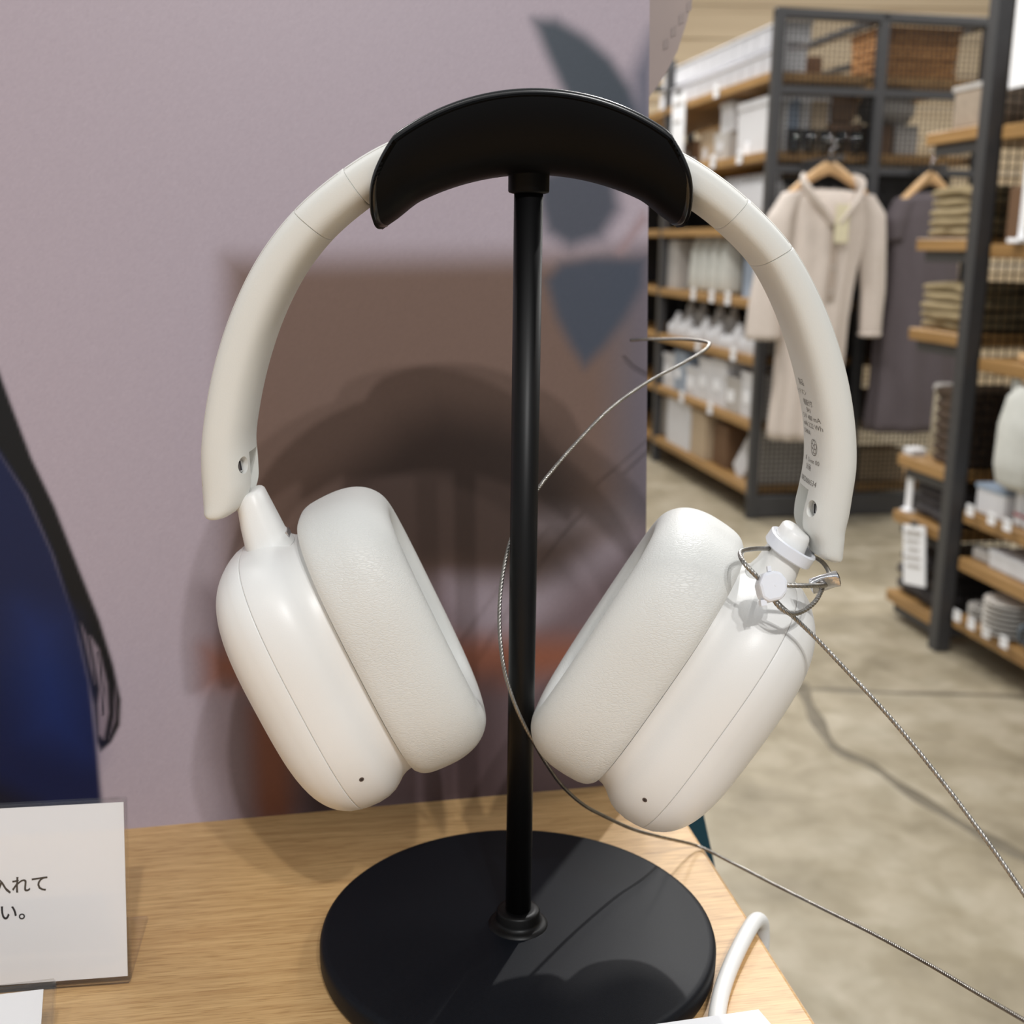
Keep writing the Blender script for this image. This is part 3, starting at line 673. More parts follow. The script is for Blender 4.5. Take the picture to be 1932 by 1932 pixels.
def cup(side, seam, lv, tw, names):
    l = Vector((lv[0], tw[1], lv[1])).normalized()
    a = Vector((-lv[1], tw[0], lv[0])).normalized() if side < 0 else Vector((lv[1], tw[0], -lv[0])).normalized()
    a = (a - l * a.dot(l)).normalized()
    b = a.cross(l).normalized()
    if b.y < 0: b = -b
    org = Vector(seam)
    def loft(stations, L, Bd, l0, ks=1.0, N=CUP['N'], n=168):
        V, F = [], []
        for (aa, inset, dl) in stations:
            for (p, q) in superell(max(.0005, L - inset), max(.0005, Bd - inset * .92), n, N):
                V.append(org + a * (aa * ks) + l * (p + l0 + dl) + b * q - HB)
        for i in range(len(stations) - 1):
            for k in range(n):
                k2 = (k + 1) % n; F.append((i * n + k, i * n + k2, (i + 1) * n + k2, (i + 1) * n + k))
        F.append(tuple(range(n - 1, -1, -1))); F.append(tuple((len(stations) - 1) * n + k for k in range(n)))
        return V, F
    def put(name, VF, m, parent, ang=60):
        o = mk(name, VF[0], VF[1], m, parent)
        bm = bmesh.new(); bm.from_mesh(o.data); bmesh.ops.recalc_face_normals(bm, faces=bm.faces); bm.to_mesh(o.data); bm.free()
        sharp_by_angle(o, ang); return o
    SL, SB, l0 = CUP['L'], CUP['B'], CUP['l0']
    cov = [(-.0372, .034, 0), (-.0371, .026, 0), (-.0366, .0190, 0), (-.0355, .0135, 0), (-.0335, .0088, 0), (-.0310, .0054, 0), (-.0280, .0029, 0), (-.0245, .0012, 0), (-.0210, .0004, 0), (-.0207, .00045, 0), (-.02064, .00055, 0), (-.02058, .0008, 0), (-.02056, .006, 0)]
    shell = [(-.02055, .006, 0), (-.02055, .0008, 0), (-.02050, .0005, 0), (-.0204, .00036, 0), (-.0201, .0003, 0), (-.0185, .0001, 0), (-.0150, .0, 0), (-.0115, .0004, 0), (-.0090, .0012, 0), (-.0070, .0024, 0), (-.0050, .0038, 0), (-.0030, .0046, 0), (-.0012, .0049, 0), (-.0004, .0051, 0), (-.0002, .0060, 0), (-.0002, .012, 0)]
    oc = put('ear_cup', loft(shell, SL, SB, l0, CUP['ks']), M_SHELL, hp)
    put('cup_cover', loft(denser(cov[:8], 3)[:-1] + cov[7:], SL, SB, l0, CUP['ks']), M_SHELL, oc)
    CL, CB, c0 = CUP['CL'], CUP['CB'], CUP['c0']
    cu = [(-.0001, .010, 0), (.0001, .0030, 0), (.0006, .0018, 0), (.0018, .0008, 0), (.0040, .0001, 0), (.0080, -.0002, 0), (.0120, -.0001, 0), (.0155, .0006, 0), (.0183, .0018, 0), (.0206, .0036, 0), (.0224, .0060, 0), (.0233, .0085, 0), (.0234, .0108, 0), (.0228, .0130, 0), (.0214, .0148, 0), (.0190, .0160, 0), (.0150, .0166, 0), (.0110, .0168, 0), (.0105, .0172, 0)]
    oc2 = put('ear_cushion', loft(denser(cu), CL, CB, c0, CUP['kc']), M_LEATHER_L if side < 0 else M_LEATHER_R, hp)
    put('driver_cloth', loft([(.0100, .0160, 0), (.0108, .0172, 0), (.0108, .030, 0)], CL, CB, c0), M_MESHIN, oc2)
    # swivel neck at the top of the cup
    V, F = [], []; n = 40
    for (d, ha, hbd, sh) in NECK:
        for k in range(n):
            an = 2 * math.pi * k / n; c_, s_ = math.cos(an), math.sin(an); e = 2 / 2.6
            V.append(org + l * (-(SL - l0) - d + .004) + a * (-.0108 + sh + math.copysign(abs(c_) ** e, c_) * ha) + b * (math.copysign(abs(s_) ** e, s_) * hbd) - HB)
    for i in range(len(NECK) - 1):
        for k in range(n):
            k2 = (k + 1) % n; F.append((i * n + k, i * n + k2, (i + 1) * n + k2, (i + 1) * n + k))
    F.append(tuple(range(n - 1, -1, -1))); F.append(tuple((len(NECK) - 1) * n + k for k in range(n)))
    ok = put('swivel_neck', (V, F), M_SHELL, hp, 50)
    # microphone hole near the bottom of the shell, facing the camera side
    bpy.context.view_layer.update()
    bvh = BVHTree.FromPolygons([v.co.copy() for v in oc.data.vertices], [tuple(p.vertices) for p in oc.data.polygons])
    hit, nn, _, _ = bvh.ray_cast(org + l * .0316 + a * -.0128 - b * .08 - HB, b)
    if hit:
        nn = nn if nn.y < 0 else -nn
        V, F = cyl(hit - nn * .0003, nn, .00075, .00036, 20); h_ = mk('microphone_hole', V, F, mat('hole_shade', (96, 82, 74), .8), oc, smooth=False)
        V, F = cyl(hit - nn * .0003, nn, .00042, .0004, 16); mk('hole_mesh', V, F, mat('hole_dark', (52, 44, 40), .8), oc, smooth=False)
    return org, l, a, b, oc
NECK = [(0, .0074, .0104, 0), (.0030, .0068, .0100, 0), (.0044, .0064, .0097, 0), (.0060, .0062, .0095, .0002), (.010, .0057, .0088, .0007), (.0145, .0050, .0078, .0014), (.0178, .0046, .0070, .0018), (.0185, .0042, .0066, .0018), (.0189, .0036, .0060, .0018)]
cupL = cup(-1, CUP['seamL'], CUP['lvL'], CUP['twL'], None)
cupR = cup(1, CUP['seamR'], CUP['lvR'], CUP['twR'], None)
# a small silver charging contact on top of the left cup
org, l, a, b, oc = cupL
p = org + l * (-(CUP['L'] - CUP['l0']) + .0012) + a * -.006
V, F = obox(p, l, a, b, .0009, .0022, .004)
o = mk('slider_switch', shift(V, HB), F, M_ALU, oc, smooth=False); o['label'] = 'small silver switch on top of the cup'

# print on the inner face of the right arm --------------------------------
bvhR = BVHTree.FromPolygons([v.co.copy() for v in armR.data.vertices], [tuple(p.vertices) for p in armR.data.polygons])
def arm_text(body, z, yr, size, name='print_line', squeeze=1.3, spacing=0):
    c, n, tg, t = arm_frame(z, 1)
    V2, F2 = text_mesh(body, size, 2, -.004)
    if not V2: return
    xm = max(v[0] for v in V2)
    V = []
    for (x, y) in V2:
        o_ = c + Y * (yr + (xm - x) * squeeze) + tg * y - n * .03 - HB
        hit, nn, _, _ = bvhR.ray_cast(o_, n)
        if hit is None: V.append(None); continue
        V.append(hit + nn * .00007 * (1 if nn.dot(n) < 0 else -1))
    F2 = [f for f in F2 if all(V[i] is not None for i in f)]
    used = sorted({i for f in F2 for i in f}); mp_ = {i: k for k, i in enumerate(used)}
    if not F2: return
    return mk(name, [V[i] for i in used], [tuple(mp_[i] for i in f) for f in F2], M_INKG, armR, smooth=False)
for (body, z, yr, size) in ARMTXT: arm_text(body, z, yr, size)
# round mark: two outlines and five rings
c, n, tg, t = arm_frame(ARMMARK[0], 1)
def ring2(cx, cy, rx, ry, wd, m=28):
    V, F = [], []
    for k in range(m):
        an = 2 * math.pi * k / m
        for s in (1, -1): V.append((cx + (rx + s * wd / 2) * math.copysign(abs(math.cos(an)) ** .8, math.cos(an)), cy + (ry + s * wd / 2) * math.copysign(abs(math.sin(an)) ** .8, math.sin(an))))
    for k in range(m):
        k2 = (k + 1) % m; F.append((2 * k, 2 * k2, 2 * k2 + 1, 2 * k + 1))
    return V, F
MV, MF = [], []
for args in [(0, 0, .0023, .0023, .0002)] + [(.0013 * math.cos(math.pi / 2 + 2 * math.pi * k / 5), .0013 * math.sin(math.pi / 2 + 2 * math.pi * k / 5), .0007, .0007, .00018) for k in range(5)]:
    V2, F2 = ring2(*args); a0 = len(MV)
    for (x, y) in V2:
        o_ = c + Y * (ARMMARK[1] - x) + tg * y - n * .03 - HB
        hit, nn, _, _ = bvhR.ray_cast(o_, n)
        MV.append((hit - n * .00008) if hit else o_ + n * .02)
    MF += [tuple(i + a0 for i in f) for f in F2]
mk('round_mark', MV, MF, M_INKG, armR, smooth=False)['label'] = 'round printed mark of five small rings'

# ------------------------------------------------------------------ nylon tie, steel ropes
org, l, a, b, oc = cupR
tie = thing('cable_tie', 'milky white nylon tie around the right cup neck', 'cable tie', org + l * -.05 + a * -.0155)
TO = tie.location.copy()
V, F = [], []; n = 44
cen = org + l * (-(CUP['L'] - CUP['l0']) - .0090) + a * -.0104
for (d, k_) in ((-.0017, .92), (-.0020, 1.06), (-.0016, 1.12), (.0016, 1.12), (.0020, 1.06), (.0017, .92)):
    for k in range(n):
        an = 2 * math.pi * k / n; e = 2 / 2.6; c_, s_ = math.cos(an), math.sin(an)
        V.append(cen - l * d + a * math.copysign(abs(c_) ** e, c_) * .0067 * k_ + b * math.copysign(abs(s_) ** e, s_) * .0094 * k_ - TO)
for i in range(6):
    for k in range(n):
        k2 = (k + 1) % n; F.append((i * n + k, i * n + k2, ((i + 1) % 6) * n + k2, ((i + 1) % 6) * n + k))
o = mk('tie_band', V, F, M_NYLON, tie); sharp_by_angle(o, 40)

tether = thing('steel_tether', 'thin steel rope looped at the right ear cup, running out to the right', 'cable', DATA['cable_tag'][0])
T0 = tether.location.copy()
V, F = wire_rope(catmull(DATA['cable_tag'], .0006)); mk('rope', shift(V, T0), F, M_STEEL, tether)
V, F = wire_rope(catmull(DATA['loop1'], .0006), .00068); mk('rope_loop', shift(V, T0), F, M_STEEL, tether)
V, F = wire_rope(catmull(DATA['loop2'], .0006), .00068); mk('rope_loop', shift(V, T0), F, M_STEEL, tether)
# crimp sleeve: a flattened, dented tube
cp = Vector((.08665, -.0305, 1.02578)); ax = Vector((.88, -.05, .30)).normalized(); az = Vector((-.30, -.35, .88)).normalized(); ay = az.cross(ax).normalized(); az = ax.cross(ay)
V, F = [], []; n = 20
for i, (d, s1, s2) in enumerate([(-.0042, .0012, .0011), (-.0039, .0021, .0017), (-.003, .0023, .0015), (-.001, .0026, .0012), (.0008, .0025, .00115), (.0024, .0024, .0013), (.0036, .0022, .0017), (.0040, .0014, .0012)]):
    for k in range(n):
        an = 2 * math.pi * k / n; c_, s_ = math.cos(an), math.sin(an)
        V.append(cp + ax * d + az * (math.copysign(abs(c_) ** .7, c_) * s1) + ay * (math.copysign(abs(s_) ** .7, s_) * s2 * (1 + .18 * math.sin(5 * an + i))) - T0)
for i in range(7):
    for k in range(n):
        k2 = (k + 1) % n; F.append((i * n + k, i * n + k2, (i + 1) * n + k2, (i + 1) * n + k))
F.append(tuple(range(n - 1, -1, -1))); F.append(tuple(7 * n + k for k in range(n)))
o = mk('crimp_sleeve', V, F, M_ALU, tether); o['label'] = 'flattened shiny aluminium crimp sleeve'; sharp_by_angle(o, 45)
# plastic head that gathers the rope: a bevelled seven-sided block with a stub of strap
hc = Vector((.06957, -.0405, 1.02737)); fx = Vector((.98, .12, .1)).normalized(); fn = Vector((.05, -.93, .36)).normalized(); fz = fx.cross(fn).normalized() * -1; fx = fn.cross(fz)
bm = bmesh.new()
outl = [(-.0040, .0010), (-.0026, .0034), (-.0006, .0041), (.0024, .0036), (.0040, .0008), (.0036, -.0030), (.0020, -.0044), (-.0016, -.0040), (-.0034, -.0022)]
vb = [bm.verts.new(hc + fx * x + fz * z - fn * .0030 - T0) for x, z in outl]; vt = [bm.verts.new(hc + fx * x * .98 + fz * z * .98 + fn * .0028 - T0) for x, z in outl]
bm.faces.new(vt); bm.faces.new(vb[::-1])
for k in range(len(outl)):
    k2 = (k + 1) % len(outl); bm.faces.new((vb[k], vb[k2], vt[k2], vt[k]))
bmesh.ops.recalc_face_normals(bm, faces=bm.faces)
bmesh.ops.bevel(bm, geom=list(bm.edges), offset=.0008, segments=2, affect='EDGES', profile=.5)
o = from_bm('tie_head', bm, M_NYLON, tether, False); o['label'] = 'milky white angular plastic tie head'
V, F = obox(hc + fx * .0004 + fz * .0046 + fn * .0016, fx, fz, fn, .0005, .0007, .0006); mk('strap_stub', shift(V, T0), F, M_NYLON, o, smooth=False)
V, F = obox(hc + fx * .0032 - fz * .0042 + fn * .0008, fx, fz, fn, .0008, .0008, .0012); mk('strap_stub', shift(V, T0), F, M_NYLON, o, smooth=False)
V, F = cyl(hc + fx * -.0004 + fn * .0027, fn, .0003, .0002, 12); mk('gate_mark', shift(V, T0), F, M_NYLON, o, smooth=False)

lp = DATA['cable_loop']
loop = thing('security_rope', 'thin steel rope coiling around the pole and off the right table edge', 'cable', lp[0])
V, F = wire_rope(catmull(lp, .0006)); mk('rope', shift(V, lp[0]), F, M_STEEL, loop)

# ------------------------------------------------------------------ sign holders, card, white cable
s1 = Vector((-.117, -.021, TZ)); sd = Vector((.99, .144, 0)).normalized(); sbk = Vector((-sd.y, sd.x, 0)); LN = R(12)
su = sbk * math.sin(LN) + Vector((0, 0, 1)) * math.cos(LN); sf = su.cross(sd).normalized()
if sf.y > 0: sf = -sf                                    # towards the viewer
sign = thing('acrylic_sign', 'clear acrylic sign holder with white notice, standing on the table left of the base', 'sign', s1)
def plate(name, o0, dx, x0, x1, dz, z0, z1, dn, n0, n1, m, parent, bev=.0004):
    V = [o0 + dx * x + dz * z + dn * k for k in (n0, n1) for x, z in ((x0, z0), (x1, z0), (x1, z1), (x0, z1))]
    bm = bmesh.new(); vs = [bm.verts.new(v) for v in V]
    for f in ((0, 1, 2, 3), (7, 6, 5, 4), (0, 4, 5, 1), (1, 5, 6, 2), (2, 6, 7, 3), (3, 7, 4, 0)): bm.faces.new([vs[i] for i in f])
    bmesh.ops.recalc_face_normals(bm, faces=bm.faces)
    if bev: bmesh.ops.bevel(bm, geom=list(bm.edges), offset=bev, segments=2, affect='EDGES')
    return from_bm(name, bm, m, parent)
Z0 = Vector()
plate('front_plate', Z0, sd, -.11, .0008, su, .0008, .0580, sf, .0008, .0022, M_ACRYLIC, sign)
plate('rear_plate', Z0, sd, -.11, .0008, su, .0008, .0580, sf, -.0014, -.0002, M_ACRYLIC, sign)
plate('foot_plate', Z0, sd, -.11, .0005, sbk, -.0005, .0355, Vector((0, 0, 1)), 0, .0014, M_ACRYLIC, sign)
ppr = plate('paper', Z0, sd, -.108, -.0002, su, .0024, .0565, sf, .00005, .00035, M_PAPER, sign, 0)
ZV = su
def sign_text(body, x, z, size):
    V2, F2 = text_mesh(body, size)
    V = [sd * (x + p) + su * (z + q) + sf * .00042 for p, q in V2]
    return mk('lettering', V, F2, M_INK, ppr, smooth=False)
for (body, x, z, size) in SIGNTXT: sign_text(body, x, z, size)
s2 = thing('small_acrylic_sign', 'small clear acrylic label stand cropped at the bottom left', 'sign', (-.118, -.083, TZ))
d2 = Vector((.975, .22, 0)).normalized(); b2_ = Vector((-d2.y, d2.x, 0)); u2_ = (b2_ * math.sin(R(48)) + Vector((0, 0, 1)) * math.cos(R(48))); n2_ = u2_.cross(d2).normalized()
if n2_.y > 0: n2_ = -n2_
plate('front_plate', Z0, d2, -.075, .0, u2_, .001, .0376, n2_, .0010, .0026, M_ACRYLIC, s2)
plate('rear_plate', Z0, d2, -.075, .0, u2_, .001, .0376, n2_, -.0016, -.0002, M_ACRYLIC, s2)
plate('foot_plate', Z0, d2, -.075, .0, b2_, 0, .024, Vector((0, 0, 1)), 0, .0014, M_ACRYLIC, s2)
plate('paper', Z0, d2, -.074, -.0032, u2_, .003, .0355, n2_, .0001, .0005, M_PAPER, s2, 0)
cdv = [Vector(v) for v in ((.0290, -.0592, TZ), (.0716, -.0493, TZ), (.0840, -.0850, TZ), (.0410, -.0960, TZ))]
card = thing('white_card', 'white folded card at the bottom edge in front of the white cable', 'card', cdv[0])
V = [v - cdv[0] for v in cdv]; V = V + [v + Vector((0, 0, .014)) for v in V]
mk('card_sheet', V, [(3, 2, 1, 0), (4, 5, 6, 7), (0, 1, 5, 4), (1, 2, 6, 5), (2, 3, 7, 6), (3, 0, 4, 7)], M_PAPER, card, smooth=False)
wc = [(.0610, -.0480, .8938), (.0613, -.0440, .8938), (.0623, -.0378, .8938), (.066, -.0252, .8938), (.0714, -.0117, .8939), (.0784, .003, .8941), (.0835, .0125, .8938), (.0868, .0180, .8905), (.0882, .0205, .8850), (.0886, .0210, .872), (.0886, .0210, .80), (.0890, .018, .70)]
wcb = thing('white_cable', 'thick white charging cable bending over the right table edge', 'cable', wc[1])
V, F = tube(catmull(wc, .0015), .00262, 20); o = mk('cable_jacket', shift(V, wc[1]), F, M_CABLE, wcb); 
# ------------------------------------------------------------------ shop racks
PSI = R(10.5)
EU = Vector((math.cos(PSI), math.sin(PSI), 0)); EW = Vector((-math.sin(PSI), math.cos(PSI), 0))
PA = Vector((.985, 4.409, 0)); PB = Vector((1.221, 2.818, 0))
def at_rack(P, u, w, z): return P + EU * u + EW * w + Vector((0, 0, z))
def wire_panel(name, parent, u0, u1, z0, z1, w, du=.02, dz=.02, r=.0016, along='u'):
    bm = bmesh.new()
    n = int((u1 - u0) / du)
    for k in range(n + 1):
        x = u0 + (u1 - u0) * k / n
        c = (x, w, (z0 + z1) / 2) if along == 'u' else (w, x, (z0 + z1) / 2)
        add_box(bm, *c, r * 2, r * 2, z1 - z0)
    n = int((z1 - z0) / dz)
    for k in range(n + 1):
        z = z0 + (z1 - z0) * k / n
        if along == 'u': add_box(bm, (u0 + u1) / 2, w, z, u1 - u0, r * 2, r * 2)
        else: add_box(bm, w, (u0 + u1) / 2, z, r * 2, u1 - u0, r * 2)
    o = from_bm(name, bm, M_WIRE, parent); o['kind'] = 'stuff'; return o
rackA = thing('display_rack', 'far grey steel shop rack with wire mesh end and oak shelves', 'rack', PA, PSI)
AL = 2.3
for u in (.02, .45, .90):
    for w in ((.02, 1.36, AL) if u < .5 else (.02, AL)):
        box('post', (u, w, 1.0), (.04, .04, 2.0), M_RACK, rackA, .003)
for w in (.02, AL):
    box('top_rail', (.46, w, 1.985), (.92, .035, .035), M_RACK, rackA, .003)
    box('bottom_rail', (.46, w, .05), (.92, .035, .09), M_RACK, rackA, .003)
for u in (.45, .90): box('side_rail', (u, AL / 2, 1.985), (.03, AL, .03), M_RACK, rackA, .003)
for z in (1.735, 1.44):
    box('cross_rail', (.46, .015, z - .03), (.90, .025, .03), M_RACK, rackA, .003)
wire_panel('wire_mesh', rackA, .04, .43, .1, 1.965, .025)
wire_panel('wire_mesh', rackA, .47, .88, .1, 1.965, .025)
wire_panel('wire_back', rackA, .06, AL - .02, .1, 1.70, .455, .03, .03, .0022, along='w')
box('end_panel', (.46, AL + .02, .75), (.9, .012, 1.4), M_DARK, rackA)
box('back_panel', (.475, AL / 2, .72), (.012, AL - .06, 1.4), M_DARK, rackA)
ZA = [1.775, 1.48, 1.19, .90, .67, .405, .135]
for z in ZA:
    box('shelf', (.215, AL / 2 + .02, z - .018), (.43, AL - .04, .036), M_SHELF, rackA, .003)
    box('shelf', (.69, AL / 2 + .02, z - .018), (.41, AL - .04, .036), M_SHELF, rackA, .003)
box('garment_arm', (.16, -.14, 1.435), (.02, .34, .02), M_RACK, rackA, .003)
box('garment_arm', (.62, -.10, 1.415), (.02, .26, .02), M_RACK, rackA, .003)

rackB = thing('display_rack', 'near grey steel shop rack on the right with oak shelves and towels', 'rack', PB, PSI)
for u in (.0, .46):
    for w in (0, -1.3): box('post', (u + .0, w, 1.1), (.045, .045, 2.2), M_RACK, rackB, .003)
for u in (.0, .46): box('side_rail', (u, -.65, 2.15), (.03, 1.3, .03), M_RACK, rackB, .003)
box('foot_rail', (.23, 0, .06), (.46, .03, .04), M_RACK, rackB, .003)
box('top_rail', (.23, 0, 2.15), (.46, .03, .03), M_RACK, rackB, .003)
ZBL = [1.432, 1.142, .887, .511, .338, .086]
for z in ZBL:
    box('shelf', (.21, .175, z - .017), (.42, .29, .034), M_SHELF, rackB, .003)
    box('shelf_bracket', (.02, .16, z - .05), (.014, .26, .03), M_RACK, rackB, .002)
ZBR = [1.425, 1.13, .835, .42, .286, .12]
for z in ZBR: box('shelf', (.23, -.66, z - .02), (.44, 1.24, .036), M_SHELF, rackB, .003)
wire_panel('wire_mesh', rackB, .03, .44, .1, 2.1, .03, .025, .025, .0016)
wire_panel('wire_mesh', rackB, -1.28, -.03, .1, 2.1, .47, .03, .03, .0022, along='w')
box('back_panel', (.50, -.65, .9), (.012, 1.24, 1.6), M_DARK, rackB)

ORD = 'first second third fourth fifth sixth seventh eighth ninth tenth eleventh twelfth thirteenth fourteenth fifteenth'.split()
def unit(name, P, u, w, z, s, material, label, cat, group=None, rz=0, bev=.004, tilt=None, parts=None):
    """box-like goods: body plus lid / front label as parts"""
    t = thing(name, label, cat, at_rack(P, u, w, z), PSI + rz, group)
    if tilt: t.rotation_euler = (tilt[0], tilt[1], PSI + rz)
    box('body', (0, 0, s[2] / 2), s, material, t, bev, 2)
    for pn, c, sz, m in (parts or []):
        box(pn, c, sz, m, t, .001)
    return t
def clone(t, loc, rz=None, label=None, scale=None):
    r_ = t.copy(); COL.objects.link(r_); r_.location = loc
    if rz is not None: r_.rotation_euler = (t.rotation_euler.x, t.rotation_euler.y, rz)
    if label: r_['label'] = label
    if scale: r_.scale = scale
    for c in t.children:
        d = c.copy(); COL.objects.link(d); d.parent = r_
        for e in c.children:
            f = e.copy(); COL.objects.link(f); f.parent = d
    return r_
M_TRAY = mat('white_polypropylene', (210, 210, 214), .4, noise_amt=.02)
# two tiers of ribbed trays on the top shelf
def ribbed_tray(label, group, loc):
    t = thing('storage_tray', label, 'tray', loc, PSI, group)
    bm = bmesh.new(); add_box(bm, 0, 0, .041, .12, .112, .082, .006)
    o = from_bm('tray_body', bm, M_TRAY, t)
    bm = bmesh.new()
    for k in range(4): add_box(bm, -.066, -.042 + k * .028, .036, .014, .013, .066, .003)
    r_ = from_bm('front_ribs', bm, M_TRAY, t); 
    bm = bmesh.new(); add_box(bm, -.004, 0, .081, .140, .120, .010, .003); from_bm('rim', bm, M_TRAY, t)
    return t
for tier, nm in ((0, 'lower'), (1, 'upper')):
    g = f'white ribbed trays, {nm} tier on the top shelf'
    t0 = None
    for k in range(12):
        lab = f'white ribbed tray of the {nm} tier on the top shelf, {ORD[k]} from the corner post'
        p = at_rack(PA, .095 + (.015 if tier else 0), .11 + k * .125, 1.775 + tier * .105)
        t0 = ribbed_tray(lab, g, p) if t0 is None else (clone(t0, p, label=lab), t0)[1]
# end pieces visible through the mesh
unit('folded_box', PA, .06, .075, 1.775, (.03, .03, .19), M_TRAY, 'narrow white box at the mesh end of the top shelf', 'box')
# second shelf
unit('storage_box', PA, .17, .63, 1.60, (.24, .14, .12), M_WHITE, 'white lidded box, topmost of its stack on the second shelf', 'box', parts=[('lid', (0, 0, .115), (.25, .15, .02), M_WHITE)])
unit('storage_box', PA, .16, .66, 1.48, (.24, .17, .12), M_GREY, 'light grey box beneath the white lidded box', 'box', parts=[('label_slip', (-.122, 0, .06), (.003, .06, .04), M_WHITE)])
unit('storage_box', PA, .16, .26, 1.48, (.26, .34, .21), M_WHITE, 'large white carton on the second shelf beside the corner post', 'box', parts=[('lid', (0, 0, .2), (.27, .35, .03), M_WHITE), ('label_slip', (-.132, .05, .03), (.003, .05, .05), M_PAPER)])
unit('carton', PA, .18, .92, 1.48, (.22, .2, .15), M_BEIGE, 'beige carton on the second shelf of the far rack', 'box', parts=[('label_slip', (-.112, .02, .05), (.003, .06, .05), M_WHITE)])
unit('carton', PA, .18, 1.18, 1.48, (.22, .2, .12), M_BROWN, 'brown carton left of the beige one on the second shelf', 'box', parts=[('label_slip', (-.112, .02, .05), (.003, .06, .05), M_WHITE)])
# hanging price sheet on the front
t = thing('price_sheet', 'hanging white price sheet clipped to the far rack front', 'sign', at_rack(PA, -.01, 1.12, 1.50), PSI)
box('sheet', (0, 0, .16), (.004, .19, .31), M_PAPER, t); box('print_bar', (-.003, 0, .27), (.002, .13, .018), M_GREY, t); box('print_bar', (-.003, .01, .19), (.002, .10, .012), M_GREY, t); box('clip', (0, 0, .32), (.012, .05, .02), M_RACK, t, .002)
# shelf contents seen through the mesh, second shelf
g = 'slim packages standing behind the mesh'
for k in range(6):
    t = unit('slim_package', PA, .05 + k * .022, .10, 1.48, (.017, .06, .20 - .01 * (k % 2)), (M_WHITE, M_GREY, M_WHITE, M_BLUEG, M_BLUEG, M_GREY)[k], ('white' if k in (0, 2) else 'grey' if k in (1, 5) else 'blue-grey') + f' slim package upright behind the mesh, {ORD[k]} from the corner post', 'box', g, bev=.002)
unit('carton', PA, .235, .11, 1.48, (.07, .08, .20), M_BEIGE, 'tall beige carton behind the mesh on the second shelf', 'box')
unit('carton', PA, .335, .12, 1.60, (.10, .09, .10), M_BROWN, 'dark brown carton behind the mesh, upper of two', 'box')
unit('carton', PA, .345, .12, 1.48, (.14, .10, .115), M_BROWN, 'wide brown carton behind the mesh, lower of two', 'box')
# a row of drinking glasses
def glass_obj(label, group, loc, r=.028, h=.085):
    V, F = [], []; prof = [(r * .8, 0), (r, h), (r - .003, h), (r * .8 - .003, .006)]; n = 20
    for (a, z) in prof:
        for k in range(n): V.append((a * math.cos(2 * math.pi * k / n), a * math.sin(2 * math.pi * k / n), z))
    for i in range(3):
        for k in range(n): F.append((i * n + k, i * n + (k + 1) % n, (i + 1) * n + (k + 1) % n, (i + 1) * n + k))
    F.append(tuple(range(n - 1, -1, -1))); F.append(tuple(3 * n + k for k in range(n)))
    return tag(mk('drinking_glass', V, F, M_GLASS, None, True, loc), label, 'glass', group)
g0 = None
for k in range(5):
    p = at_rack(PA, .12 + k * .065, .045, 1.48)
    if g0 is None: g0 = glass_obj('clear drinking glass behind the mesh, first from the corner post', 'drinking glasses behind the mesh', p)
    else: c = g0.copy(); COL.objects.link(c); c.location = p; c['label'] = f'clear drinking glass behind the mesh, {ORD[k]} from the corner post'
# bay on the right behind the mesh
def basket(name, label, loc, sx, sy, sz, material, rz=PSI, ribs=True):
    t = thing(name, label, 'basket', loc, rz)
    bm = bmesh.new(); vs = add_box(bm, 0, 0, sz / 2, sx, sy, sz, .012, 2)
    for v in bm.verts:
        if v.co.z < sz * .5: v.co.x *= .93; v.co.y *= .93
    from_bm('basket_body', bm, material, t)
    if ribs:
        for k in range(max(3, int(sz / .03))):
            z = (k + .5) * sz / max(3, int(sz / .03)); f = .95 + .05 * (z / sz)
            box('woven_band', (0, 0, z), (sx * f + .008, sy * f + .008, sz / max(3, int(sz / .03)) * .78), material, t, .004)
    box('basket_rim', (0, 0, sz - .006), (sx + .014, sy + .014, .016), material, t, .005, 2)
    return t
basket('wicker_basket', 'honey coloured wicker basket on the top shelf behind the mesh', at_rack(PA, .64, .20, 1.775), .34, .26, .19, M_WICKER)
unit('wicker_tray', PA, .30, .55, 1.775, (.16, .3, .12), M_BROWN, 'brown carton deep behind the mesh on the top shelf', 'box')
def roll(name, label, loc, r, L, material, axis='x', group=None, rz=PSI):
    n = 20; prof = [(-L / 2, r * .75), (-L / 2 + r * .2, r * .97), (-L / 4, r), (L / 4, r * 1.02), (L / 2 - r * .2, r * .97), (L / 2, r * .75)]
    V, F = [], []
    for (x, a) in prof:
        for k in range(n):
            an = 2 * math.pi * k / n; w_ = a * (1 + .04 * math.sin(3 * an + x * 40))
            V.append((x, w_ * math.cos(an), r + w_ * math.sin(an)) if axis == 'x' else (w_ * math.cos(an), w_ * math.sin(an), x + L / 2))
    for i in range(len(prof) - 1):
        for k in range(n): F.append((i * n + k, i * n + (k + 1) % n, (i + 1) * n + (k + 1) % n, (i + 1) * n + k))
    F.append(tuple(range(n - 1, -1, -1))); F.append(tuple((len(prof) - 1) * n + k for k in range(n)))
    o = mk(name, V, F, material, None, True, loc); o.rotation_euler = (0, 0, rz)
    return tag(o, label, {'fabric_roll': 'fabric', 'paper_roll': 'roll', 'white_pouch': 'pouch'}.get(name, 'bottle'), group)
roll('fabric_roll', 'grey-beige fabric roll lying behind the mesh on the right', at_rack(PA, .56, .16, 1.60), .065, .20, M_GREY)
unit('carton', PA, .52, .16, 1.48, (.09, .12, .12), M_BROWN, 'small dark brown carton behind the mesh in the right bay', 'box')
unit('carton', PA, .63, .16, 1.48, (.10, .12, .12), M_GREY, 'grey carton under the fabric roll', 'box')
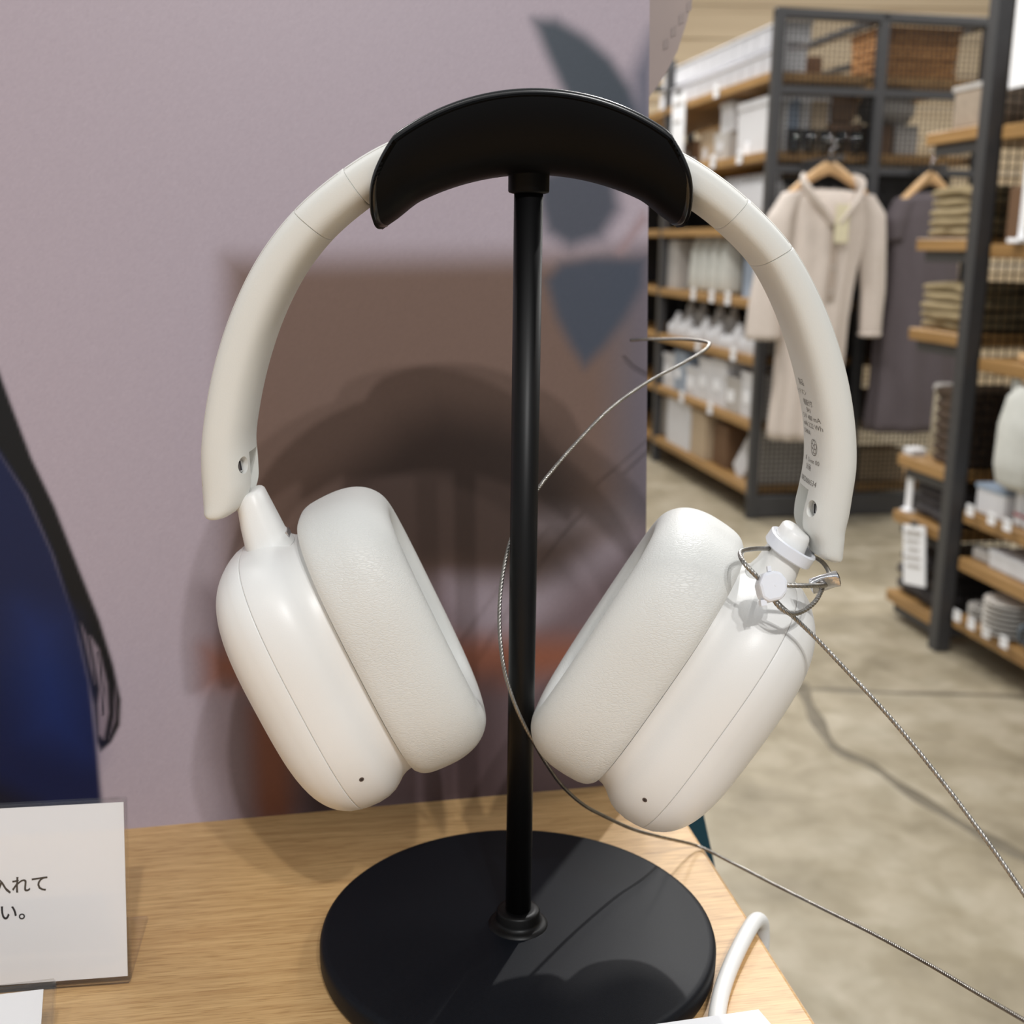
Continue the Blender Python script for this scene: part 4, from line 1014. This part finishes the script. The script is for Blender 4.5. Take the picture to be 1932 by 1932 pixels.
# third shelf: row of white bottles
def bottle(label, group, loc, r, h, material, name='white_bottle', cap=True):
    t = thing(name, label, 'bottle', loc, PSI, group)
    V, F = lathe([(r * .9, 0), (r, .006), (r, h * .74), (r * .8, h * .82), (r * .45, h * .86)], 18); o = mk('bottle_body', V, F, material, t); sharp_by_angle(o, 40)
    V, F = lathe([(r * .5, h * .86), (r * .5, h * .985), (r * .42, h)], 14); o = mk('cap', V, F, material if cap else M_GREY, t); sharp_by_angle(o, 40)
    return t
b0 = None
for k in range(9):
    p = at_rack(PA, .07, .07 + k * .068, 1.19)
    if b0 is None: b0 = bottle('white bottle on the third shelf of the far rack, first from the corner post', 'white bottles on the third shelf', p, .030, .215, M_WHITE)
    else: clone(b0, p, label=f'white bottle on the third shelf of the far rack, {ORD[k]} from the corner post')
b0 = None
for k in range(6):
    p = at_rack(PA, .06 + k * .05, .06, 1.19)
    if k == 0: continue
    if b0 is None: b0 = bottle('grey bottle behind the mesh on the third shelf, first from the corner post', 'grey bottles behind the mesh', p, .022, .16, M_GREY)
    else: clone(b0, p, label=f'grey bottle behind the mesh on the third shelf, {ORD[k - 1]} from the corner post')
# fourth shelf: white folded pouches standing side by side, and a silvery packet leaning
g = 'white soft pouches on the fourth shelf'
p0 = None
for k in range(4):
    p = at_rack(PA, .12, .60 + k * .135, .905)
    if p0 is None:
        V, F = [], []
        prof = [(.0, .062), (.02, .072), (.10, .070), (.18, .064), (.235, .050), (.262, .026), (.268, .006)]; n = 22
        for (z, a) in prof:
            for q in range(n):
                an = 2 * math.pi * q / n; V.append((a * 1.1 * math.cos(an), a * .92 * math.sin(an) * (1 + .05 * math.sin(4 * an)), z))
        for i in range(len(prof) - 1):
            for q in range(n): F.append((i * n + q, i * n + (q + 1) % n, (i + 1) * n + (q + 1) % n, (i + 1) * n + q))
        F.append(tuple(range(n - 1, -1, -1))); F.append(tuple((len(prof) - 1) * n + q for q in range(n)))
        p0 = mk('white_pouch', V, F, M_CANVAS, None, True, p); p0.rotation_euler = (0, 0, PSI)
        tag(p0, 'plump white pouch on the fourth shelf, first from the corner post', 'pouch', g)
    else:
        c = p0.copy(); COL.objects.link(c); c.location = p; c['label'] = f'plump white pouch on the fourth shelf, {ORD[k]} from the corner post'
unit('silver_packet', PA, .06, .25, .90, (.02, .14, .26), M_BLUEG, 'silvery packet leaning on the fourth shelf beside the band', 'packet', tilt=(R(-24), R(10)), parts=[('seal_strip', (0, 0, .255), (.012, .14, .012), M_WHITE)])
unit('carton', PA, .2, .40, .90, (.2, .16, .2), M_DARK, 'dark carton behind the silvery packet', 'box')
unit('carton', PA, .14, 1.30, .90, (.2, .2, .24), M_GREY, 'pale carton at the left end of the fourth shelf', 'box')
# fifth shelf: many small jars in two rows
for rw, (uu, hh, mm, nm) in enumerate(((.05, .085, M_WHITE, 'front'), (.13, .135, M_GREY, 'rear'))):
    b0 = None
    for k in range(15):
        p = at_rack(PA, uu, .08 + k * .083 + rw * .03, .67)
        lab = ('small white jar in the front row on the fifth shelf' if rw == 0 else 'taller grey jar in the rear row on the fifth shelf') + f', {ORD[k]} from the corner post'
        if b0 is None: b0 = bottle(lab, f'jars in the {nm} row of the fifth shelf', p, .026 + .004 * rw, hh, mm, 'small_jar')
        else: clone(b0, p, label=lab, scale=(1, 1, (.75, 1.25, .95, 1.4, .85)[k % 5]))
# sixth shelf: white boxes
hs = [.19, .15, .21, .20, .14, .20, .17]
for k in range(7):
    m_ = (M_WHITE, M_GREY, M_WHITE, M_WHITE, M_WHITE, M_BLUEG, M_WHITE)[k]
    unit('carton', PA, .14, .14 + k * .182, .405, (.22, .172, hs[k]), m_, f"{('white', 'light grey', 'white', 'white', 'white', 'blue-grey', 'white')[k]} box on the sixth shelf, {('first', 'second', 'third', 'fourth', 'fifth', 'sixth', 'seventh')[k]} from the corner post", 'box', 'boxes on the sixth shelf', parts=[('lid', (0, 0, hs[k] - .01), (.228, .178, .022), m_), ('label_slip', (-.112, .02, hs[k] * .45), (.003, .07, .05), M_PAPER)])
# bottom shelf
unit('carton', PA, .14, 1.02, .135, (.24, .34, .25), M_WHITE, 'big white box on the bottom shelf of the far rack', 'box', parts=[('lid', (0, 0, .24), (.25, .35, .025), M_WHITE)])
unit('carton', PA, .13, .72, .135, (.22, .2, .22), M_BEIGE, 'beige box on the bottom shelf right of the big white one', 'box', parts=[('lid', (0, 0, .21), (.228, .208, .02), M_BEIGE)])
unit('carton', PA, .16, .50, .135, (.22, .18, .19), M_BROWN, 'brown box on the bottom shelf of the far rack', 'box')
unit('leaflet_stand', PA, .06, .30, .135, (.012, .13, .16), M_WHITE, 'white leaflet leaning on the bottom shelf', 'leaflet', tilt=(R(30), R(12)))
unit('carton', PA, .17, .14, .135, (.2, .16, .24), M_GREY, 'light grey box on the bottom shelf beside the corner post', 'box')
unit('carton', PA, .16, 1.36, .135, (.2, .2, .2), M_GREY, 'grey box at the left end of the bottom shelf', 'box')
# price cards along the shelf edges
pc = None
for i, (z, ws) in enumerate(((1.775, (.62, 1.2)), (1.48, (.30, .62, .9)), (.90, (.35, .55, .8)), (.67, (.25, .7)), (.405, (.5, .9)))):
    for j, w in enumerate(ws):
        lab = f"far rack price card on the {('top', 'second', 'fourth', 'fifth', 'sixth')[i]} shelf edge, {ORD[j]} from the corner post"
        p = at_rack(PA, -.006, w, z - .035)
        if pc is None:
            pc = thing('price_card', lab, 'price tag', p, PSI, 'price cards on the far rack')
            box('card', (0, 0, .03), (.003, .055, .055), M_PAPER, pc); box('print_bar', (-.002, 0, .036), (.001, .036, .008), M_GREY, pc)
        else: clone(pc, p, label=lab)
# items in the lower bays behind the mesh
g = 'white cartons low behind the mesh'
for k, (u, z, s, m_, lab) in enumerate([(.12, .67, (.14, .1, .16), M_GREY, 'grey carton behind the mesh on the fifth shelf'), (.12, .405, (.16, .1, .18), M_WHITE, 'white carton behind the mesh on the sixth shelf'), (.31, .405, (.14, .1, .14), M_BROWN, 'brown carton behind the mesh on the sixth shelf'), (.28, .135, (.16, .1, .18), M_BROWN, 'brown carton behind the mesh on the bottom shelf'), (.62, .405, (.2, .1, .12), M_BROWN, 'brown carton in the right bay behind the mesh, upper'), (.62, .135, (.2, .1, .14), M_BEIGE, 'beige carton in the right bay behind the mesh, lower')]):
    unit('carton', PA, u, .12, z, s, m_, lab, 'box')

for k, (z, hh, m_, nm) in enumerate([(1.19, .22, M_DARK, 'third'), (.90, .24, M_DARK, 'fourth'), (.67, .20, M_BROWN, 'fifth')]):
    unit('carton', PA, .67, .22, z, (.36, .2, hh), m_, f'wide dark carton in the right bay behind the mesh, {nm} shelf', 'box')
unit('carton', PA, .30, .30, 1.19, (.24, .14, .2), M_DARK, 'dark carton behind the grey bottles on the third shelf', 'box')
# ------------------------------------------------------------------ clothes on the rack end
def tube_rows(rows, n=48, fold=.0, seed=0, wave=7):
    """rows of (cx, cy, z, half width, half depth) -> closed tube with soft folds"""
    V, F = [], []
    for i, (cx, cy, z, hw, hd) in enumerate(rows):
        for k in range(n):
            a = 2 * math.pi * k / n
            f = 1 + fold * (i / len(rows)) * math.sin(wave * a + seed + .3 * math.sin(i * .5))
            nz = noise.noise(Vector((math.cos(a) * 2 + seed, math.sin(a) * 2, z * 6))) * fold * .5
            V.append((cx + hw * (f + nz) * math.cos(a), cy + hd * (f + nz) * math.sin(a), z))
    for i in range(len(rows) - 1):
        for k in range(n): F.append((i * n + k, i * n + (k + 1) % n, (i + 1) * n + (k + 1) % n, (i + 1) * n + k))
    F.append(tuple(range(n - 1, -1, -1))); F.append(tuple((len(rows) - 1) * n + k for k in range(n)))
    return V, F
def lerp_rows(keys, m):
    out = []
    for (a, b2) in zip(keys, keys[1:]):
        for k in range(m): t = k / m; t = t * t * (3 - 2 * t) if False else t; out.append(tuple(x + (y - x) * t for x, y in zip(a, b2)))
    out.append(keys[-1]); return out
def hanger(label, loc, wd, drop, rz=PSI):
    t = thing('clothes_hanger', label, 'hanger', loc, rz)
    pts = []
    for k in range(25):
        x = -1 + 2 * k / 24; pts.append((x * wd, 0, -.02 - drop * abs(x) ** 1.25))
    V, F = [], []
    for (x, y, z) in pts:
        hh = .016 + .012 * (1 - abs(x / wd)); dd = .009 + .006 * abs(x / wd)
        for k in range(12):
            a = 2 * math.pi * k / 12; V.append((x, y + dd * math.cos(a), z + hh * math.sin(a)))
    for i in range(24):
        for k in range(12): F.append((i * 12 + k, i * 12 + (k + 1) % 12, (i + 1) * 12 + (k + 1) % 12, (i + 1) * 12 + k))
    F.append(tuple(range(11, -1, -1))); F.append(tuple(24 * 12 + k for k in range(12)))
    mk('hanger_bar', V, F, M_HANGER, t)
    hk = [(0, 0, .0), (0, 0, .03), (.006, 0, .045), (.018, 0, .055), (.012, 0, .073), (-.004, 0, .077), (-.014, 0, .068)]
    V, F = tube(catmull(hk, .004), .0025, 8); mk('hook', V, F, M_ALU, t)
    return t
hz = 1.43
hanger('pale wooden hanger holding the beige hooded shirt', at_rack(PA, .165, -.20, hz), .155, .10)
sh = thing('linen_shirt', 'long pale beige linen shirt with hood hanging at the rack end', 'shirt', at_rack(PA, .165, -.20, 0), PSI)
rows = lerp_rows([(-.002, 0, 1.322, .135, .035), (0, 0, 1.312, .158, .045), (.005, 0, 1.285, .185, .055), (.0, 0, 1.20, .168, .068), (-.012, 0, 1.05, .150, .07), (-.024, 0, .85, .132, .075), (-.032, 0, .6, .130, .08), (-.034, 0, .375, .136, .085)], 6)
V, F = tube_rows(rows, 96, .11, 1.0, 11); mk('torso', V, F, M_SHIRT, sh)
rows = lerp_rows([(-.135, 0, 1.315, .045, .04), (-.180, 0, 1.22, .062, .05), (-.215, -.01, 1.05, .060, .05), (-.235, -.015, .90, .062, .05), (-.235, -.02, .765, .070, .052)], 6)
V, F = tube_rows(rows, 28, .07, 2, 5); mk('sleeve', V, F, M_SHIRT, sh)
rows = lerp_rows([(.14, 0, 1.31, .045, .04), (.175, 0, 1.24, .062, .05), (.190, -.01, 1.10, .056, .05), (.204, -.015, .95, .048, .043), (.204, -.02, .80, .042, .04), (.204, -.02, .775, .039, .038)], 6)
V, F = tube_rows(rows, 28, .08, 3, 5); mk('sleeve', V, F, M_SHIRT, sh)
V, F = tube([Vector((.204 + .040 * math.cos(a), -.02 + .038 * math.sin(a), .785)) for a in [2 * math.pi * k / 24 for k in range(25)]], .007, 8); mk('cuff', V, F, M_SHIRT, sh)
# hood / collar: two soft lapels meeting at the placket
for sgn in (-1, 1):
    path = catmull([(sgn * .10, .01, 1.375), (sgn * .115, -.035, 1.345), (sgn * .085, -.065, 1.29), (sgn * .040, -.082, 1.235), (sgn * .008, -.084, 1.19)], .008)
    V, F = sweep(path, lambda i, s: [((.014 + .018 * math.sin(min(1, i / max(1, len(path) - 1)) * math.pi)) * math.cos(2 * math.pi * k / 12), .011 * math.sin(2 * math.pi * k / 12)) for k in range(12)])
    mk('collar', V, F, M_SHIRT, sh)
V, F = tube_rows([(0, .03, 1.330, .080, .015), (0, .035, 1.315, .10, .02), (0, .035, 1.28, .11, .03)], 28, .02, 4); mk('hood', V, F, M_SHIRT, sh)
box('placket', (.005, -.073, 1.05), (.028, .008, .26), mat('placket_shade', (172, 158, 146), .9), sh, .002)
bt = None
for k in range(3):
    V, F = cyl(Vector((.005, -.0765, 1.13 - k * .09)), Vector((0, -1, 0)), .006, .003, 12); mk('button', V, F, M_GREY, sh, smooth=False)
t = thing('price_tag', 'cream paper tag hanging on the beige shirt front', 'price tag', at_rack(PA, .185, -.295, 1.13), PSI)
box('tag_card', (0, 0, .07), (.055, .003, .14), mat('cream_card', (214, 206, 176), .7), t, .002); box('tag_string', (0, 0, .155), (.002, .002, .03), M_GREY, t)
hanger('pale wooden hanger holding the dark grey dress', at_rack(PA, .615, -.14, 1.405), .15, .10, PSI + R(18))
dr = thing('dark_dress', 'dark grey sleeveless linen dress hanging beside the beige shirt', 'dress', at_rack(PA, .61, -.14, 0), PSI + R(12))
rows = lerp_rows([(0, 0, 1.325, .10, .03), (0, 0, 1.30, .150, .045), (0, 0, 1.24, .178, .055), (0, 0, 1.10, .165, .065), (0, 0, .85, .175, .085), (0, 0, .6, .185, .10), (0, 0, .395, .19, .11)], 6)
V, F = tube_rows(rows, 64, .10, 5, 8); mk('dress_body', V, F, M_DRESS, dr)
rows = lerp_rows([(-.11, 0, 1.30, .045, .04), (-.145, 0, 1.22, .05, .045), (-.155, 0, 1.14, .04, .04)], 5)
V, F = tube_rows(rows, 24, .05, 6, 5); mk('sleeve', V, F, M_DRESS, dr)
rows = lerp_rows([(.11, 0, 1.30, .045, .04), (.145, 0, 1.22, .05, .045), (.155, 0, 1.14, .04, .04)], 5)
V, F = tube_rows(rows, 24, .05, 7, 5); mk('sleeve', V, F, M_DRESS, dr)

# ------------------------------------------------------------------ goods on the near rack
def towel_mesh(sx, sy, h, seed):
    """a folded towel: three layers turned over a rounded front fold"""
    V, F = [], []; layers = 3; prof = []
    m = 26
    for k in range(m):                                    # outline in (x, z): rounded fold on -x, layered on +x
        a = 2 * math.pi * k / m; c, s = math.cos(a), math.sin(a)
        prof.append((math.copysign(abs(c) ** .55, c) * sx / 2, math.copysign(abs(s) ** .5, s) * h / 2 + h / 2))
    nY = 9
    for j in range(nY):
        t = 2 * j / (nY - 1) - 1; k_ = (1 - abs(t) ** 8 * .04)
        for (x, z) in prof:
            d = noise.noise(Vector((x * 8, t * 1.5, seed))) * .010 + noise.noise(Vector((x * 25, t * 4, seed + 5))) * .003
            V.append((x * k_ + d, t * sy / 2, h / 2 + (z - h / 2) * (1 - abs(t) ** 10 * .25) + d * .8))
    for j in range(nY - 1):
        for k in range(m): F.append((j * m + k, j * m + (k + 1) % m, (j + 1) * m + (k + 1) % m, (j + 1) * m + k))
    F.append(tuple(range(m - 1, -1, -1))); F.append(tuple((nY - 1) * m + k for k in range(m)))
    return V, F
ordn = ('bottom', 'second', 'third', 'fourth', 'fifth', 'sixth', 'seventh', 'top')
def towel_stack(P, u, w, z, n, h, sx, sy, material, what, group, cat='towel', name='folded_towel'):
    V, F = towel_mesh(sx, sy, h, 1); base_me = None; zz = z
    for k in range(n):
        V, F = towel_mesh(sx * rng.uniform(.95, 1.04), sy * rng.uniform(.96, 1.03), h, k * 3.1)
        o = mk(name, V, F, material, None, True, at_rack(P, u + rng.uniform(-.008, .008), w + rng.uniform(-.006, .006), zz))
        o.rotation_euler = (0, 0, PSI + R(rng.uniform(-3, 3)))
        nm = ordn[k] if k < n - 1 else 'top'
        tag(o, f'{what}, {nm} one of the stack' if k in (0, n - 1) else f'{what}, {nm} from the bottom of the stack', cat, group); zz += h * .74
towel_stack(PB, .16, .188, 1.142, 5, .036, .27, .272, M_KHAKI, 'khaki folded towel on the upper shelf', 'khaki towels on the upper shelf')
towel_stack(PB, .16, .188, .887, 5, .034, .27, .272, M_KHAKI, 'khaki folded towel on the shelf below', 'khaki towels on the lower shelf')
for k in range(5):
    unit('slim_package', PB, .345, .055 + k * .05, 1.142, (.12, .042, .235), (M_WHITE, M_BEIGE, M_WHITE, M_GREY, M_WHITE)[k], ('white', 'beige', 'white', 'grey', 'white')[k] + f' upright package behind the khaki towels, {ordn[k] if k else "first"} from the post', 'box', 'packages behind the towels', bev=.003)
unit('storage_box', PB, .17, .165, 1.432, (.26, .19, .118), mat('taupe_fabric', (156, 142, 126), .9, noise_amt=.1), 'taupe fabric box on the uppermost end shelf', 'box', bev=.012, parts=[('box_rim', (0, 0, .111), (.266, .196, .014), M_GREY)])
basket('woven_basket', 'dark woven basket on an end shelf below the towels', at_rack(PB, .14, .12, .511), .20, .15, .215, M_WICKERD)
t = thing('glass_canister', 'clear canister beside the dark woven basket', 'canister', at_rack(PB, .10, .262, .511), PSI)
V, F = lathe([(.028, 0), (.030, .01), (.030, .19), (.027, .2)], 24); o = mk('canister_body', V, F, M_GLASS, t); sharp_by_angle(o, 40)
V, F = lathe([(.031, .197), (.032, .2), (.032, .21), (.026, .216)], 24); o = mk('lid', V, F, M_GREY, t); sharp_by_angle(o, 40)
unit('carton', PB, .035, .285, .511, (.05, .05, .022), M_WHITE, 'small flat white pack at the tip of the basket shelf', 'box')
towel_stack(PB, .17, .15, .338, 3, .042, .26, .24, M_DARKCLOTH, 'dark folded cloth on the end shelf', 'dark folded cloths', 'cloth', 'folded_cloth')
t = thing('price_stand', 'narrow white label strip standing at the tip of the dark cloth shelf', 'sign', at_rack(PB, .03, .285, .338), PSI)
box('label_strip', (0, 0, .09), (.006, .035, .18), M_PAPER, t, .002); box('strip_foot', (0, 0, .004), (.03, .04, .008), M_PAPER, t, .002)
towel_stack(PB, .15, .175, .086, 3, .060, .27, .25, M_DARKCLOTH, 'thick charcoal folded blanket on the lowest end shelf', 'charcoal blankets', 'blanket', 'folded_blanket')
t = thing('price_sheet', 'white price sheet in front of the charcoal blankets by the near post', 'sign', at_rack(PB, -.025, .115, .155), PSI); t.rotation_euler = (R(-10), 0, PSI)
box('sheet', (0, 0, .09), (.004, .12, .175), M_PAPER, t)
for k in range(5): box('print_bar', (-.003, .005 * (k % 2), .155 - k * .024), (.002, .085 - .012 * (k % 3), .008 if k else .014), M_GREY, t)
box('clip', (0, 0, .183), (.010, .03, .014), M_RACK, t, .002)
# right hand bays
unit('storage_box', PB, .13, -.26, 1.425, (.22, .22, .24), M_WHITE, 'white box above the top right shelf of the near rack', 'box', parts=[('label_slip', (-.112, .03, .12), (.003, .1, .14), M_PAPER)])
unit('carton', PB, .14, -.115, 1.425, (.2, .055, .20), M_BROWN, 'rust brown carton on the top right shelf beside the post', 'box', parts=[('label_slip', (-.102, 0, .1), (.003, .03, .03), M_BEIGE)])
t = thing('white_sheet', 'white sheet hanging at the top right edge', 'sign', at_rack(PB, -.03, -.15, 1.53), PSI); box('sheet', (0, 0, .12), (.004, .07, .3), M_PAPER, t); box('clip', (0, 0, .27), (.01, .03, .014), M_RACK, t, .002)
unit('carton', PB, .14, -.12, 1.13, (.22, .10, .14), M_BROWN, 'dark brown carton on the second right shelf by the post', 'box')
unit('carton', PB, .14, -.12, 1.272, (.18, .08, .08), M_BEIGE, 'beige carton stacked on the dark brown carton', 'box')
t = thing('price_stand', 'white upright label stand on the second right shelf', 'sign', at_rack(PB, .015, -.165, 1.13), PSI); box('label_strip', (0, 0, .10), (.006, .028, .2), M_PAPER, t, .002); box('strip_foot', (0, 0, .006), (.05, .05, .012), M_PAPER, t, .002)
unit('carton', PB, .16, -.27, 1.13, (.24, .14, .20), M_DARK, 'black carton at the right end of the second shelf', 'box')
basket('woven_basket', 'dark woven basket on the middle right shelf', at_rack(PB, .25, -.18, .837), .26, .22, .20, M_WICKERD)
t = thing('wooden_easel', 'small wooden easel on the middle right shelf', 'easel', at_rack(PB, .06, -.235, .836), PSI)
V, F = tube([Vector((0, -.03, 0)), Vector((.02, 0, .15))], .006, 8); mk('leg', V, F, M_WHITE, t); V, F = tube([Vector((0, .03, 0)), Vector((.02, 0, .15))], .006, 8); mk('leg', V, F, M_WHITE, t)
box('easel_ledge', (-.01, 0, .012), (.04, .11, .02), M_HANGER, t, .003)
# white pouch hanging in the black gap
t = thing('canvas_bag', 'white soft bag hanging in the dark bay of the near rack', 'bag', at_rack(PB, .03, -.235, .515), PSI)
rows = lerp_rows([(0, 0, .262, .018, .028), (0, .01, .235, .03, .055), (0, 0, .16, .045, .085), (0, 0, .06, .05, .082), (0, 0, .012, .04, .07), (0, 0, 0, .02, .045)], 4)
V, F = tube_rows(rows, 28, .06, 3, 4); mk('bag_body', V, F, M_CANVAS, t)
V, F = tube(catmull([(0, .045, .22), (0, .055, .265), (0, .045, .30), (0, .035, .265), (0, .03, .23)], .01), .006, 8); mk('bag_handle', V, F, M_CANVAS, t)
unit('carton', PB, .09, -.135, .42, (.13, .13, .075), M_WHITE, 'pale translucent tray of white packs on the right shelf', 'box', parts=[('lid', (0, 0, .074), (.136, .136, .012), M_BLUEG)])
for k, w in enumerate((-.245, -.285)):
    unit('tall_package', PB, .06, w, .42, (.05, .034, .165), M_WHITE, f'tall white package on the right shelf, {("nearer the post", "farther from the post")[k]}', 'box', 'tall white packages', parts=[('red_band', (-.0255, 0, .03), (.002, .035, .008), M_RED)])
def small_cards(z, ws, label, group):
    t0 = None
    for j, w in enumerate(ws):
        lab = f'{label}, {ORD[j]} from the near post'
        p = at_rack(PB, -.008, w, z - .012)
        if t0 is None:
            t0 = thing('price_card', lab, 'price tag', p, PSI, group)
            box('card', (0, 0, .022), (.003, .032, .030), M_PAPER, t0); box('print_bar', (-.002, 0, .028), (.001, .02, .005), M_GREY, t0)
        else: clone(t0, p, label=lab)
small_cards(.42, (-.10, -.20, -.27), 'white price card on the shelf of white packages', 'price cards on the white package shelf')
small_cards(.12, (-.09, -.16, -.23, -.31), 'small white price card on the lowest right shelf', 'price cards on the lowest right shelf')
unit('long_box', PB, .08, -.26, .286, (.10, .22, .045), M_WHITE, 'long flat white box on the low right shelf', 'box', parts=[('lid', (0, 0, .042), (.104, .224, .012), M_WHITE)])
unit('carton', PB, .09, -.10, .286, (.10, .09, .03), M_GREY, 'flat grey pack left of the long white box', 'box')
def plate_mesh(r):
    return lathe([(r * .5, 0), (r * .55, .003), (r, .013), (r * .99, .015), (r * .55, .006), (r * .3, .006)], 28)
V, F = plate_mesh(.075)
for k in range(7):
    o = mk('plate', V, F, M_CERAMIC, None, True, at_rack(PB, .06, -.235, .12 + k * .0135)); sharp_by_angle(o, 50)
    tag(o, f'white ceramic plate in the stack on the lowest right shelf, {ordn[k] if k < 6 else "top"} ' + ('one' if k in (0, 6) else 'from the bottom'), 'plate', 'stacked white plates')
V, F = plate_mesh(.05)
for k in range(3):
    o = mk('small_plate', V, F, M_CERAMIC, None, True, at_rack(PB, .07, -.105, .12 + k * .012)); sharp_by_angle(o, 50)
    tag(o, f'small white plate by the near post, {("bottom", "middle", "top")[k]} of three', 'plate', 'small white plates')
unit('carton', PB, .2, -.36, .12, (.16, .1, .13), M_BROWN, 'brown carton behind the stacked plates', 'box')
t = thing('slate_mug', 'slate grey mug at the right end of the lowest shelf', 'mug', at_rack(PB, .06, -.36, .12), PSI)
V, F = lathe([(.030, 0), (.036, .006), (.038, .085), (.034, .085), (.032, .012)], 26); o = mk('mug_body', V, F, M_MUG, t); sharp_by_angle(o, 40)
V, F = tube(catmull([(-.036, 0, .07), (-.058, 0, .066), (-.062, 0, .043), (-.054, 0, .024), (-.035, 0, .02)], .005), .005, 8); mk('mug_handle', V, F, M_MUG, t)
